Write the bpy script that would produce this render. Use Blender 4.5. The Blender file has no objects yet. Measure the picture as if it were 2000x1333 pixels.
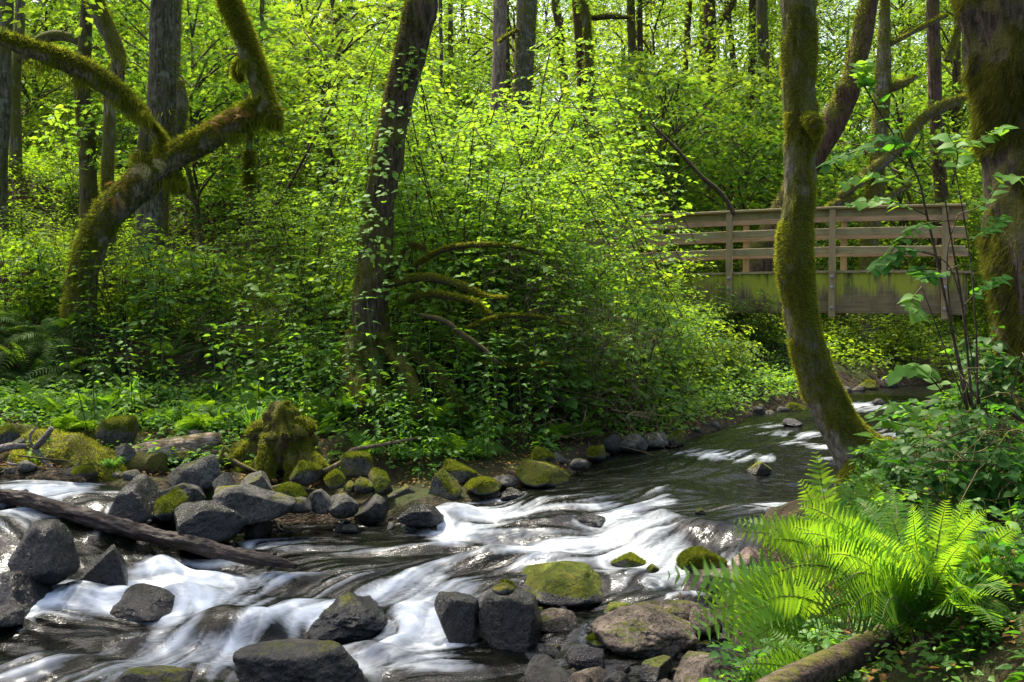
import bpy, bmesh, math, random
import numpy as np
from mathutils import Vector, Matrix
random.seed(7); rng=np.random.default_rng(7)
sc=bpy.context.scene; col=sc.collection
F=2200.0; H=1.65; PIT=math.atan(66.5/2200)
CP,SP=math.cos(PIT),math.sin(PIT)
# ---------------------------------------------------------------- measuring the place from the photograph
def P(u,v,d):
    x=(u-1000)/F; zc=-(v-666.5)/F
    dy=CP+zc*SP; dz=-SP+zc*CP; t=d/dy
    return np.array([x*t,d,H+dz*t])
def G(u,v,z):
    x=(u-1000)/F; zc=-(v-666.5)/F
    dy=CP+zc*SP; dz=-SP+zc*CP; t=(z-H)/dz
    return np.array([x*t,dy*t,z])
def XU(u,d): return (u-1000)/F*d
def pxm(w,d): return w/F*d
# ---------------------------------------------------------------- noise
def _h(ix,iy,iz,s):
    n=(ix*374761393+iy*668265263+iz*2147483647+s*974711)&0xffffffff
    n=((n^(n>>13))*1274126177)&0xffffffff
    n=((n^(n>>15))*2246822519)&0xffffffff
    return ((n^(n>>16))&0xffffff)/float(0xffffff)
def vn(p,s=0):
    p=np.asarray(p,float); f=np.floor(p).astype(np.int64); t=p-f; t=t*t*(3-2*t)
    r=0
    for dx in (0,1):
        wx=t[...,0] if dx else 1-t[...,0]
        for dy in (0,1):
            wy=t[...,1] if dy else 1-t[...,1]
            for dz in (0,1):
                wz=t[...,2] if dz else 1-t[...,2]
                r=r+wx*wy*wz*_h(f[...,0]+dx,f[...,1]+dy,f[...,2]+dz,s)
    return r
def fbm(p,o=4,s=0):
    p=np.asarray(p,float); a=.5; r=0; t=0
    for i in range(o):
        r=r+a*vn(p*(2.03**i)+i*17.3,s+i); t+=a; a*=.5
    return r/t
def sstep(a,b,x):
    t=np.clip((x-a)/(b-a),0,1); return t*t*(3-2*t)
def nrm(v): return v/(np.linalg.norm(v,axis=-1,keepdims=True)+1e-9)
# ---------------------------------------------------------------- meshes
def mesh(name,V,faces,mats,fm=None,smooth=True,attrs=None):
    """faces: list of int arrays (n,k); fm: material index per array"""
    me=bpy.data.meshes.new(name); V=np.asarray(V,np.float32)
    me.vertices.add(len(V)); me.vertices.foreach_set('co',V.ravel())
    ls,lt,li,mi=[],[],[],[]; off=0
    for k,f in enumerate(faces):
        f=np.asarray(f,np.int32)
        if len(f)==0: continue
        n,c=f.shape; li.append(f.ravel()); ls.append(off+np.arange(n)*c); lt.append(np.full(n,c)); off+=n*c
        mi.append(np.full(n,(fm[k] if fm else 0)))
    li=np.concatenate(li); ls=np.concatenate(ls); lt=np.concatenate(lt); mi=np.concatenate(mi)
    me.loops.add(len(li)); me.loops.foreach_set('vertex_index',li.astype(np.int32))
    me.polygons.add(len(ls)); me.polygons.foreach_set('loop_start',ls.astype(np.int32))
    me.polygons.foreach_set('loop_total',lt.astype(np.int32))
    me.polygons.foreach_set('material_index',mi.astype(np.int32))
    me.polygons.foreach_set('use_smooth',np.full(len(ls),smooth))
    for m in (mats if isinstance(mats,(list,tuple)) else [mats]): me.materials.append(m)
    if attrs:
        for k,a in attrs.items():
            at=me.attributes.new(k,'FLOAT','POINT'); at.data.foreach_set('value',np.asarray(a,np.float32))
    me.update(calc_edges=True)
    return me
def link(name,me,parent=None,loc=None):
    o=bpy.data.objects.new(name,me); col.objects.link(o)
    if parent is not None: o.parent=parent
    if loc is not None: o.location=[float(c) for c in loc]
    return o
def tag(o,label=None,cat=None,group=None,kind=None):
    if label: o['label']=label
    if cat: o['category']=cat
    if group: o['group']=group
    if kind: o['kind']=kind
    return o
def thing(name,label,cat,loc=(0,0,0),rz=0,group=None,sc_=1.0):
    o=bpy.data.objects.new(name,None); col.objects.link(o)
    o.location=[float(c) for c in loc]; o.rotation_euler=(0,0,rz); o.scale=(sc_,)*3; o.empty_display_size=.1
    return tag(o,label,cat,group)
def dup(root,loc,rz,s,label=None,group=None,tilt=(0,0)):
    r=root.copy(); col.objects.link(r); r.location=[float(c) for c in loc]
    r.rotation_euler=(tilt[0],tilt[1],rz); r.scale=(s,s,s) if not isinstance(s,tuple) else s
    if label: r['label']=label
    if group: r['group']=group
    for ch in root.children:
        c=ch.copy(); col.objects.link(c); c.parent=r
        for g in ch.children:
            d=g.copy(); col.objects.link(d); d.parent=c
    return r
class MB:
    def __init__(s): s.V=[]; s.F={}; s.n=0; s.A=[]
    def add(s,V,faces,m=0):
        V=np.asarray(V,float).reshape(-1,3)
        for f in faces:
            f=np.asarray(f,int)
            if len(f): s.F.setdefault((m,f.shape[1]),[]).append(f+s.n)
        s.V.append(V); s.n+=len(V)
    def build(s,name,mats,parent=None,loc=None,smooth=True,origin=None):
        ks=sorted(s.F); V=np.concatenate(s.V)
        if origin is not None: V=V-np.asarray(origin)
        return link(name,mesh(name,V,[np.concatenate(s.F[k]) for k in ks],mats,[k[0] for k in ks],smooth),parent,loc)
def catmull(pts,n):
    pts=np.asarray(pts,float); P_=np.vstack([2*pts[0]-pts[1],pts,2*pts[-1]-pts[-2]])
    m=len(pts)-1; t=np.linspace(0,m,n); i=np.minimum(t.astype(int),m-1); f=(t-i)[:,None]
    a,b,c,d=P_[i],P_[i+1],P_[i+2],P_[i+3]
    return .5*((2*b)+(-a+c)*f+(2*a-5*b+4*c-d)*f**2+(-a+3*b-3*c+d)*f**3)
def frames(C):
    T=nrm(np.gradient(C,axis=0)); up=np.array([0,0,1.]) if abs(T[0][2])<.9 else np.array([1.,0,0])
    N=np.zeros_like(T); a=nrm(np.cross(T[0],up)); N[0]=a
    for i in range(1,len(T)):
        a=a-T[i]*np.dot(a,T[i]); a=a/(np.linalg.norm(a)+1e-9); N[i]=a
    return T,N,np.cross(T,N)
def tube(pts,rad,sides=6,n=None,lump=0,ridge=0,seed=0,cap=True,freq=3.0):
    """returns V,faces ; pts,rad control lists"""
    n=n or max(4,len(pts)*2)
    C4=catmull(np.column_stack([np.asarray(pts,float),np.asarray(rad,float)]),n); C=C4[:,:3]; R=np.maximum(C4[:,3],1e-4)
    T,N,B=frames(C); a=np.linspace(0,2*math.pi,sides,endpoint=False)
    D=N[:,None,:]*np.cos(a)[None,:,None]+B[:,None,:]*np.sin(a)[None,:,None]
    rr=np.repeat(R[:,None],sides,1)
    if lump: rr=rr*(1+lump*(fbm((C[:,None,:]+D*R[:,None,None])*freq,3,seed)-.5)*2)
    if ridge:
        q=np.stack([np.cos(a)[None,:]*5+0*rr,np.sin(a)[None,:]*5+0*rr,(np.arange(n)[:,None]*.18)+0*rr],-1)
        rr=rr*(1+ridge*(fbm(q,3,seed+9)-.5)*2)
    V=C[:,None,:]+D*rr[...,None]; V=V.reshape(-1,3)
    i=np.arange(n-1)[:,None]*sides; j=np.arange(sides)[None,:]; k=(j+1)%sides
    Q=np.stack([i+j,i+k,i+sides+k,i+sides+j],-1).reshape(-1,4)
    fs=[Q]
    if cap:
        V=np.vstack([V,C[0],C[-1]]); m=n*sides
        jj=np.arange(sides); kk=(jj+1)%sides
        fs.append(np.vstack([np.column_stack([kk,jj,np.full(sides,m)]),np.column_stack([(n-1)*sides+jj,(n-1)*sides+kk,np.full(sides,m+1)])]))
    return V,fs,dict(C=C,R=R,D=D,rr=rr,T=T)
# leaf templates: (verts, faces) in x=side, y=along, z=normal
LOW=(np.array([[0,0,0],[-.33,.45,.09],[.33,.45,.09],[0,1,-.06]]),[np.array([[0,2,3],[0,3,1]])])
MID=(np.array([[0,0,0],[0,.5,-.0],[0,1,-.12],[-.27,.2,.05],[-.31,.6,.05],[.27,.2,.05],[.31,.6,.05]]),
     [np.array([[0,1,4,3],[0,5,6,1]]),np.array([[1,2,4],[1,6,2]])])
def _hi(n=7,w=.34,lob=0):
    V=[];Fq=[]
    for i in range(n+1):
        t=i/n; ww=w*math.sin(math.pi*min(1,t**.75))**.8*(1-.35*t)
        ww=ww if 0<i<n else 0.0
        if lob and i%2: ww*=1+lob
        dz=-.22*t*t
        V+= [[-ww,t-.03*(i%2),dz+.10*ww*2],[0,t,dz],[ww,t-.03*(i%2),dz+.10*ww*2]]
    for i in range(n):
        a=i*3;b=a+3
        Fq+=[[a,a+1,b+1,b],[a+1,a+2,b+2,b+1]]
    return np.array(V),[np.array(Fq)]
HI=_hi(); HIB=_hi(9,.42,.12)
def _maple():
    ang=[-90,-62,-50,-28,-12,0,12,28,50,62,90]; 
    tips=[(-78,.38),(-62,.62),(-48,.40),(-32,.88),(-16,.46),(0,1.0),(16,.46),(32,.88),(48,.40),(62,.62),(78,.38)]
    V=[[0,0,0]]; c=[0,.12]
    for a,r in tips: V.append([math.sin(math.radians(a))*r*.62*1.15,.1+math.cos(math.radians(a))*r*.9,-.14*r*r+.04])
    f=[[0,i+1,i] for i in range(1,len(tips))]
    return np.array(V),[np.array(f)]
MAPLE=_maple()
def place(mb,tpl,pos,dr,nm,size,m=0,width=1.0):
    pos=np.asarray(pos,float); dr=nrm(np.asarray(dr,float)); nm=np.asarray(nm,float)
    x=nrm(np.cross(dr,nm)); z=np.cross(x,dr); n=len(pos)
    size=np.broadcast_to(np.asarray(size,float),(n,))
    TV,TF=tpl; k=len(TV)
    V=pos[:,None,:]+size[:,None,None]*(TV[None,:,0:1]*width*x[:,None,:]+TV[None,:,1:2]*dr[:,None,:]+TV[None,:,2:3]*z[:,None,:])
    off=(np.arange(n)*k)[:,None,None]
    mb.add(V.reshape(-1,3),[(f[None]+off).reshape(-1,f.shape[1]) for f in TF],m)
# ---------------------------------------------------------------- materials
def mat(name):
    m=bpy.data.materials.new(name); m.use_nodes=True; nt=m.node_tree; nt.nodes.clear()
    return m,nt
class NT:
    def __init__(s,nt): s.nt=nt
    def n(s,t,**k):
        x=s.nt.nodes.new(t)
        for a,b in k.items():
            if a=='ins':
                for i,v in b.items():
                    if isinstance(v,bpy.types.NodeSocket): s.nt.links.new(v,x.inputs[i])
                    else: x.inputs[i].default_value=v
            else: setattr(x,a,b)
        return x
    def l(s,a,b): s.nt.links.new(a,b)
    def noise(s,vec,scale,detail=4,rough=.55,dist=0):
        x=s.n('ShaderNodeTexNoise',ins={'Vector':vec,'Scale':scale,'Detail':detail,'Roughness':rough,'Distortion':dist}); return x.outputs['Fac']
    def mapr(s,v,a,b,c=0.,d=1.):
        return s.n('ShaderNodeMapRange',ins={'Value':v,'From Min':a,'From Max':b,'To Min':c,'To Max':d}).outputs[0]
    def math(s,op,a,b=0.0,c=0.0):
        return s.n('ShaderNodeMath',operation=op,ins={0:a,1:b,2:c}).outputs[0]
    def mix(s,f,a,b):
        x=s.n('ShaderNodeMix',data_type='RGBA'); 
        for i,v in ((0,f),(6,a),(7,b)):
            if isinstance(v,bpy.types.NodeSocket): s.l(v,x.inputs[i])
            else: x.inputs[i].default_value=v if i==0 else (*v,1)
        return x.outputs[2]
    def ramp(s,f,stops):
        x=s.n('ShaderNodeValToRGB'); e=x.color_ramp.elements
        while len(e)<len(stops): e.new(.5)
        for q,(p,c) in zip(e,stops): q.position=p; q.color=(*c,1)
        s.l(f,x.inputs[0]); return x.outputs[0]
    def vec(s,src,scale):
        return s.n('ShaderNodeMapping',ins={'Vector':src,'Scale':scale}).outputs[0]
    def bump(s,h,st,dist=.02,nrm_=None):
        x=s.n('ShaderNodeBump',ins={'Height':h,'Strength':st,'Distance':dist})
        if nrm_: s.l(nrm_,x.inputs['Normal'])
        return x.outputs[0]
    def out(s,sh): 
        o=s.n('ShaderNodeOutputMaterial'); s.l(sh,o.inputs[0]); return o
def leaf_mat(name,c1,c2,tr1,tr2,tf=.5,rough=.45,gl=.02):
    """c: reflected colours (young / old leaf), tr: colour of light coming through the blade"""
    m,nt=mat(name); N=NT(nt)
    g=N.n('ShaderNodeNewGeometry'); oi=N.n('ShaderNodeObjectInfo')
    r=N.math('ADD',N.math('MULTIPLY',g.outputs['Random Per Island'],.5),N.math('MULTIPLY',oi.outputs['Random'],.5))
    cc=N.mix(r,c1,c2); tt=N.mix(r,tr1,tr2)
    d=N.n('ShaderNodeBsdfDiffuse',ins={'Color':cc}); t=N.n('ShaderNodeBsdfTranslucent',ins={'Color':tt})
    mx=N.n('ShaderNodeMixShader',ins={0:tf,1:d.outputs[0],2:t.outputs[0]})
    gs=N.n('ShaderNodeBsdfGlossy',ins={'Color':(.62,.72,.55,1),'Roughness':rough+.12})
    m2=N.n('ShaderNodeMixShader',ins={0:gl,1:mx.outputs[0],2:gs.outputs[0]})
    N.out(m2.outputs[0]); return m
M={}
M['leaf']=leaf_mat('shrub_leaf',(.045,.11,.014),(.11,.18,.02),(.19,.40,.016),(.46,.62,.022),.5)
M['leaf_mid']=leaf_mat('creekside_leaf',(.07,.17,.035),(.14,.27,.05),(.18,.42,.02),(.42,.62,.03),.5,.4,.03)
M['leaf_tree']=leaf_mat('maple_leaf',(.03,.09,.016),(.09,.16,.022),(.10,.28,.018),(.40,.54,.028),.5)
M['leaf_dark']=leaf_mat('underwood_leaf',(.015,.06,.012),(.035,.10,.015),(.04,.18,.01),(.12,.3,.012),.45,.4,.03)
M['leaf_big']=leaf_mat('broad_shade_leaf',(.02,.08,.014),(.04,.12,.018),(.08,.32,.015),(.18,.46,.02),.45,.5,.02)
M['herb']=leaf_mat('herb_leaf',(.05,.15,.03),(.10,.21,.035),(.15,.40,.02),(.34,.56,.03),.5,.4,.03)
M['fern']=leaf_mat('fern_frond',(.04,.13,.018),(.08,.18,.02),(.20,.45,.016),(.38,.60,.022),.55,.4,.02)
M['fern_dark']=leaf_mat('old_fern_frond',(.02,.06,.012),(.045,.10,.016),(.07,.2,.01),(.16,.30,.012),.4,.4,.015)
M['fern_dead']=leaf_mat('dead_fern_frond',(.22,.10,.03),(.35,.22,.08),(.3,.14,.03),(.4,.25,.06),.35,.6,.02)
M['moss_tuft']=leaf_mat('moss_tuft',(.08,.10,.012),(.20,.21,.025),(.20,.24,.015),(.46,.47,.04),.45,.7,.0)
M['moss_rock']=leaf_mat('stone_moss_tuft',(.045,.065,.010),(.13,.15,.02),(.10,.15,.012),(.32,.35,.03),.4,.7,.0)
M['moss_dark']=leaf_mat('shade_moss_tuft',(.04,.05,.010),(.10,.105,.016),(.08,.10,.012),(.2,.2,.024),.4,.7,.0)
M['grass']=leaf_mat('grass_blade',(.05,.14,.02),(.08,.2,.03),(.2,.5,.03),(.3,.6,.04),.5)
def bark_mat(name,c1,c2,moss,mossc=((.045,.055,.008),(.14,.145,.02)),scale=1.0,updir=.5,bumpd=.03,lichen=0.0,ax=2):
    m,nt=mat(name); N=NT(nt); tc=N.n('ShaderNodeTexCoord'); g=N.n('ShaderNodeNewGeometry')
    ob=tc.outputs['Object']; st=N.vec(ob,(14*scale,14*scale,2.2*scale) if ax==2 else (2.2*scale,14*scale,14*scale))
    n1=N.noise(st,1.6,6,.65,.4); n2=N.noise(ob,9*scale,5,.6); n3=N.noise(ob,2.2*scale,4,.6)
    n4=N.noise(ob,60*scale,3,.7)
    base=N.mix(N.mapr(n1,.40,.60),tuple(x*.6 for x in c1),c2); base=N.mix(N.mapr(n2,.5,.7,0,.7),base,tuple(x*.35 for x in c1))
    if lichen: base=N.mix(N.mapr(N.noise(ob,6.5,4,.6),.58,.62,0,lichen),base,(.42,.45,.40))
    sep=N.n('ShaderNodeSeparateXYZ',ins={0:g.outputs['Normal']})
    k=N.math('ADD',N.math('MULTIPLY',sep.outputs[2],updir),N.math('ADD',n3,N.math('MULTIPLY',n2,.35)))
    fac=N.mapr(k,1.05-moss,1.25-moss)
    mc=N.mix(N.mapr(n4,.3,.7),mossc[0],mossc[1]); mc=N.mix(N.mapr(n2,.3,.7,0,.5),mc,(.09,.07,.012))
    colr=N.mix(fac,base,mc)
    hb=N.math('ADD',N.math('MULTIPLY',n1,1.0),N.math('ADD',N.math('MULTIPLY',n4,.35),N.math('MULTIPLY',fac,.4)))
    b=N.n('ShaderNodeBsdfPrincipled',ins={'Base Color':colr,'Roughness':.9,'Specular IOR Level':.25,'Normal':N.bump(hb,1.0,bumpd*1.6)})
    N.out(b.outputs[0]); return m
M['bark_dark']=bark_mat('dark_mossy_bark',(.045,.034,.022),(.125,.095,.062),.46,scale=1)
M['bark_mossy']=bark_mat('mossy_maple_bark',(.12,.105,.075),(.26,.23,.17),.55,scale=1)
M['bark_grey']=bark_mat('grey_bark',(.075,.068,.045),(.155,.14,.095),.40,scale=1.1,lichen=.25)
M['bark_brown']=bark_mat('brown_bark',(.07,.04,.025),(.14,.085,.055),.35,scale=1)
M['bark_pale']=bark_mat('pale_bark',(.22,.15,.11),(.38,.30,.24),.15,scale=1)
M['twig']=bark_mat('twig_bark',(.05,.035,.022),(.10,.07,.045),.2,scale=3,bumpd=.004)
M['twig_pale']=bark_mat('dry_twig_bark',(.15,.10,.065),(.26,.19,.13),.05,scale=3,bumpd=.004)
M['stem_green']=bark_mat('green_stem',(.05,.09,.02),(.09,.12,.03),.0,scale=3,bumpd=.002)
M['wood_dead']=bark_mat('bleached_wood',(.20,.14,.09),(.42,.34,.25),.05,ax=0,scale=1.6,bumpd=.02)
M['wood_drift']=bark_mat('driftwood',(.16,.13,.12),(.30,.26,.24),.0,ax=0,scale=2.5,bumpd=.008)
M['wood_rot']=bark_mat('rotten_wood',(.06,.035,.02),(.16,.10,.055),.50,ax=0,scale=1.6,updir=.6,bumpd=.03)
M['log_brown']=bark_mat('brown_log_bark',(.045,.03,.024),(.12,.08,.062),.12,ax=0,scale=3,updir=.4,bumpd=.01)
M['wood_moss']=bark_mat('mossy_stump_wood',(.06,.04,.024),(.14,.10,.06),.55,scale=2.0,updir=.35,bumpd=.03,mossc=((.05,.055,.008),(.16,.16,.02)))
def wetlog():
    m,nt=mat('wet_log_bark'); N=NT(nt); tc=N.n('ShaderNodeTexCoord'); ob=tc.outputs['Object']
    st=N.vec(ob,(3,18,18)); n1=N.noise(st,1.8,6,.65,.3); n2=N.noise(ob,12,5,.6)
    c=N.mix(N.mapr(n1,.35,.68),(.008,.006,.005),(.040,.025,.018)); c=N.mix(N.mapr(n2,.58,.75,0,.6),c,(.10,.055,.03))
    b=N.n('ShaderNodeBsdfPrincipled',ins={'Base Color':c,'Roughness':N.mapr(n2,.3,.7,.4,.8),'Specular IOR Level':.25,'Normal':N.bump(N.math('ADD',n1,N.math('MULTIPLY',n2,.3)),.9,.03)})
    N.out(b.outputs[0]); return m
M['wet_log']=wetlog()
def rock_mat(name,c1,c2,moss=.0,wetz=None,wet=0.,mossc=((.028,.042,.006),(.11,.13,.014)),wethgt=.10,stain=0.):
    m,nt=mat(name); N=NT(nt); tc=N.n('ShaderNodeTexCoord'); g=N.n('ShaderNodeNewGeometry'); oi=N.n('ShaderNodeObjectInfo')
    ob=tc.outputs['Object']; pos=g.outputs['Position']
    n1=N.noise(pos,5,6,.65); n2=N.noise(pos,28,5,.7); n3=N.noise(pos,3.3,4,.6); n4=N.noise(pos,90,3,.7)
    c=N.mix(N.mapr(n1,.35,.65),c1,c2); c=N.mix(N.mapr(n2,.48,.62,0,.85),c,tuple(x*.30 for x in c1))
    c=N.mix(N.mapr(n4,.56,.68,0,.6),c,tuple(min(1,x*2.0) for x in c2))
    c=N.mix(N.mapr(n3,.5,.62,0,.35),c,(.10,.085,.05))
    c=N.mix(N.math('MULTIPLY',oi.outputs['Random'],.35),c,tuple(x*.6 for x in c1))
    if stain: c=N.mix(N.mapr(n3,.60,.66,0,stain),c,(.22,.07,.02))
    # wet skirt: the stone is dark and glossy up to the splash line (attribute wet on the mesh)
    at=N.n('ShaderNodeAttribute',attribute_name='wet'); w=N.math('ADD',at.outputs['Fac'],N.mapr(n1,.3,.7,-.25,.25))
    wf=N.mapr(w,.35,.6); wf=N.math('MAXIMUM',wf,wet)
    dk=N.mix(.80,c,(.006,.006,.006)); c=N.mix(wf,c,dk)
    sep=N.n('ShaderNodeSeparateXYZ',ins={0:g.outputs['Normal']})
    k=N.math('ADD',N.math('MULTIPLY',sep.outputs[2],.55),N.math('ADD',n3,N.math('MULTIPLY',n2,.3)))
    k=N.math('SUBTRACT',k,N.math('MULTIPLY',wf,.18))
    fac=N.mapr(k,1.3-moss,1.42-moss) if moss>0 else N.mapr(k,9,10)
    mc=N.mix(N.mapr(n2,.3,.7),mossc[0],mossc[1]); mc=N.mix(N.mapr(n1,.45,.7,0,.6),mc,(.13,.09,.012))
    c=N.mix(fac,c,mc)
    rough=N.mapr(wf,0,1,.85,.18); rough=N.math('MAXIMUM',rough,N.math('MULTIPLY',fac,.9))
    rough=N.math('ADD',rough,N.mapr(n2,.3,.7,-.06,.16))
    vc=N.n('ShaderNodeTexVoronoi',feature='DISTANCE_TO_EDGE',ins={'Vector':N.n('ShaderNodeVectorMath',operation='ADD',ins={0:pos,1:N.n('ShaderNodeTexNoise',ins={'Vector':pos,'Scale':6.0,'Detail':3.0}).outputs['Color']}).outputs[0],'Scale':3.6})
    ck=N.mapr(vc.outputs[0],0,.022,0,1); c=N.mix(ck,tuple(x*.3 for x in c1),c)
    h=N.math('ADD',n2,N.math('ADD',N.math('MULTIPLY',n4,.4),N.math('ADD',N.math('MULTIPLY',n1,1.6),N.math('MULTIPLY',ck,.7))))
    b=N.n('ShaderNodeBsdfPrincipled',ins={'Base Color':c,'Roughness':rough,'Specular IOR Level':N.mapr(wf,0,1,.2,.42),'Normal':N.bump(h,.75,.03)})
    N.out(b.outputs[0]); return m
M['rock_dry']=rock_mat('grey_basalt',(.06,.06,.053),(.155,.147,.128),.14)
M['rock_wet']=rock_mat('wet_black_basalt',(.014,.014,.013),(.036,.035,.032),.16,wet=.95)
M['rock_damp']=rock_mat('damp_basalt',(.03,.03,.027),(.075,.07,.06),.25,wet=.5)
M['rock_moss']=rock_mat('mossy_stone',(.07,.07,.06),(.14,.135,.115),.62)
M['rock_mossy']=rock_mat('moss_covered_stone',(.06,.058,.05),(.13,.12,.10),.66)
M['rock_brown']=rock_mat('brown_stone',(.10,.08,.062),(.19,.155,.12),.16,mossc=((.03,.05,.008),(.08,.10,.015)))
M['rock_warm']=rock_mat('pinkish_stone',(.20,.145,.12),(.32,.25,.21),.12)
M['rock_green']=rock_mat('weed_topped_stone',(.12,.11,.085),(.20,.18,.14),.50,mossc=((.04,.07,.008),(.15,.17,.02)))
M['rock_stain']=rock_mat('rust_stained_wet_stone',(.035,.035,.034),(.07,.068,.062),.30,wet=.85,stain=.7,mossc=((.03,.045,.006),(.09,.10,.012)))
def ground_mat():
    m,nt=mat('forest_floor'); N=NT(nt); g=N.n('ShaderNodeNewGeometry'); pos=g.outputs['Position']
    n1=N.noise(pos,1.3,5,.6); n2=N.noise(pos,14,6,.7); n3=N.noise(pos,60,3,.7)
    pos0=pos; wob=N.n('ShaderNodeTexNoise',ins={'Vector':pos,'Scale':9.0,'Detail':3.0}).outputs['Color']; pos=N.n('ShaderNodeVectorMath',operation='MULTIPLY_ADD',ins={0:wob,1:(.12,.12,.12),2:pos}).outputs[0]
    v=N.n('ShaderNodeTexVoronoi',ins={'Vector':pos,'Scale':17.0,'Randomness':1.0})
    v2=N.n('ShaderNodeTexVoronoi',feature='DISTANCE_TO_EDGE',ins={'Vector':pos,'Scale':17.0,'Randomness':1.0})
    bed=N.n('ShaderNodeAttribute',attribute_name='bed').outputs['Fac']
    soil=N.mix(N.mapr(n2,.3,.7),(.018,.011,.007),(.07,.043,.024)); soil=N.mix(N.mapr(n3,.55,.7,0,.5),soil,(.13,.08,.045))
    grn=N.mix(N.mapr(n3,.3,.7),(.016,.03,.006),(.05,.075,.012))
    up=N.n('ShaderNodeSeparateXYZ',ins={0:g.outputs['Normal']}).outputs[2]
    soil=N.mix(N.math('MULTIPLY',N.mapr(N.math('ADD',n1,N.math('MULTIPLY',up,.3)),.66,.86),.8),soil,grn)
    cs=N.n('ShaderNodeSeparateXYZ',ins={0:v.outputs['Color']}).outputs[0]
    peb=N.mix(cs,(.03,.022,.014),(.10,.075,.045)); peb=N.mix(N.mapr(v2.outputs[0],0,.10,.8,0),peb,(.012,.009,.006)); peb=N.mix(N.mapr(n2,.45,.65,0,.6),peb,(.03,.024,.016))
    c=N.mix(N.mapr(bed,.2,.8),soil,peb)
    hb=N.math('ADD',N.math('MULTIPLY',N.mapr(v2.outputs[0],0,.25),bed),N.math('ADD',n2,N.math('MULTIPLY',n3,.4)))
    b=N.n('ShaderNodeBsdfPrincipled',ins={'Base Color':c,'Roughness':.95,'Specular IOR Level':.2,'Normal':N.bump(hb,.9,.05)})
    N.out(b.outputs[0]); return m
M['ground']=ground_mat()
def water_mat():
    m,nt=mat('rushing_water'); N=NT(nt); g=N.n('ShaderNodeNewGeometry')
    fo=N.n('ShaderNodeAttribute',attribute_name='foam').outputs['Fac']
    st=N.n('ShaderNodeAttribute',attribute_name='streak').outputs['Fac']
    fl=N.n('ShaderNodeAttribute',attribute_name='flow',attribute_type='GEOMETRY')
    fu=N.n('ShaderNodeAttribute',attribute_name='fs').outputs['Fac']; fv=N.n('ShaderNodeAttribute',attribute_name='ft').outputs['Fac']
    cv=N.n('ShaderNodeCombineXYZ',ins={0:N.math('MULTIPLY',fu,3.0),1:N.math('MULTIPLY',fv,60.0),2:0.0}).outputs[0]
    fn=N.noise(cv,1.0,4,.6,.5)
    k=N.math('ADD',fo,N.math('MULTIPLY',N.math('SUBTRACT',fn,.5),N.mapr(fo,0,.25,.06,.55)))
    fac=N.mapr(k,.08,.95)
    fac=N.math('MULTIPLY',fac,.92)
    # clear water over the bed, skinned by reflection
    tr=N.n('ShaderNodeBsdfTransparent',ins={'Color':(.17,.125,.075,1)})
    hb=N.math('ADD',N.math('MULTIPLY',st,1.0),N.math('MULTIPLY',fn,.35))
    bp=N.bump(hb,.32,.03)
    dk=N.n('ShaderNodeBsdfDiffuse',ins={'Color':(.011,.012,.009,1)})
    body=N.n('ShaderNodeMixShader',ins={0:.38,1:tr.outputs[0],2:dk.outputs[0]})
    gl=N.n('ShaderNodeBsdfGlossy',ins={'Color':(.46,.48,.50,1),'Roughness':.14,'Normal':bp})
    fr=N.n('ShaderNodeFresnel',ins={'IOR':1.33})
    w=N.n('ShaderNodeMixShader',ins={0:fr.outputs[0],1:body.outputs[0],2:gl.outputs[0]})
    bp2=N.bump(hb,.5,.03)
    fd=N.n('ShaderNodeBsdfPrincipled',ins={'Base Color':(.56,.62,.68,1),'Roughness':.55,'Specular IOR Level':.3,'Normal':bp2})
    mx=N.n('ShaderNodeMixShader',ins={0:fac,1:w.outputs[0],2:fd.outputs[0]})
    N.out(mx.outputs[0]); return m
M['water']=water_mat()
def timber(name,c1,c2,axis=0,green=.0):
    m,nt=mat(name); N=NT(nt); tc=N.n('ShaderNodeTexCoord'); ob=tc.outputs['Object']
    sc_=[30,30,30]; sc_[axis]=1.2
    n1=N.noise(N.vec(ob,tuple(sc_)),1.3,6,.65,.3); n2=N.noise(ob,3,5,.65); n3=N.noise(ob,40,3,.6)
    c=N.mix(N.mapr(n1,.3,.7),c1,c2); c=N.mix(N.mapr(n2,.5,.7,0,.5),c,tuple(x*.4 for x in c1))
    if green:
        # algae runs down from the top edge of the beam in streaks
        vz=N.n('ShaderNodeAttribute',attribute_name='drop').outputs['Fac']
        s1=N.math('ADD',N.math('MULTIPLY',N.noise(N.vec(ob,(8,8,.9)),1.0,6,.7),.55),N.math('MULTIPLY',N.noise(N.vec(ob,(1.6,1.6,.8)),1.0,3,.6),.45))
        f=N.math('SUBTRACT',N.math('ADD',s1,.10),N.math('MULTIPLY',vz,.34))
        c=N.mix(N.mapr(f,.46,.55,0,green*.85),c,(.32,.35,.03))
        c=N.mix(N.mapr(N.math('FRACT',N.math('MULTIPLY',vz,26.0)),0,.09,.6,0),c,(.02,.016,.01))
        d2=N.math('ADD',N.math('MULTIPLY',N.noise(N.vec(ob,(10,10,.8)),1.0,5,.65),.6),N.math('MULTIPLY',N.noise(N.vec(ob,(2.3,2.3,1.5)),1.0,3,.6),.4)); c=N.mix(N.mapr(N.math('SUBTRACT',d2,N.math('MULTIPLY',vz,.1)),.50,.60,0,.85),c,(.022,.019,.013))
    b=N.n('ShaderNodeBsdfPrincipled',ins={'Base Color':c,'Roughness':.85,'Specular IOR Level':.25,'Normal':N.bump(N.math('ADD',n1,N.math('MULTIPLY',n3,.3)),.5,.008)})
    N.out(b.outputs[0]); return m
M['beam']=timber('algae_streaked_beam',(.11,.085,.045),(.24,.185,.10),0,1.0)
M['rail']=timber('weathered_rail',(.19,.155,.075),(.38,.31,.165),0)
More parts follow.
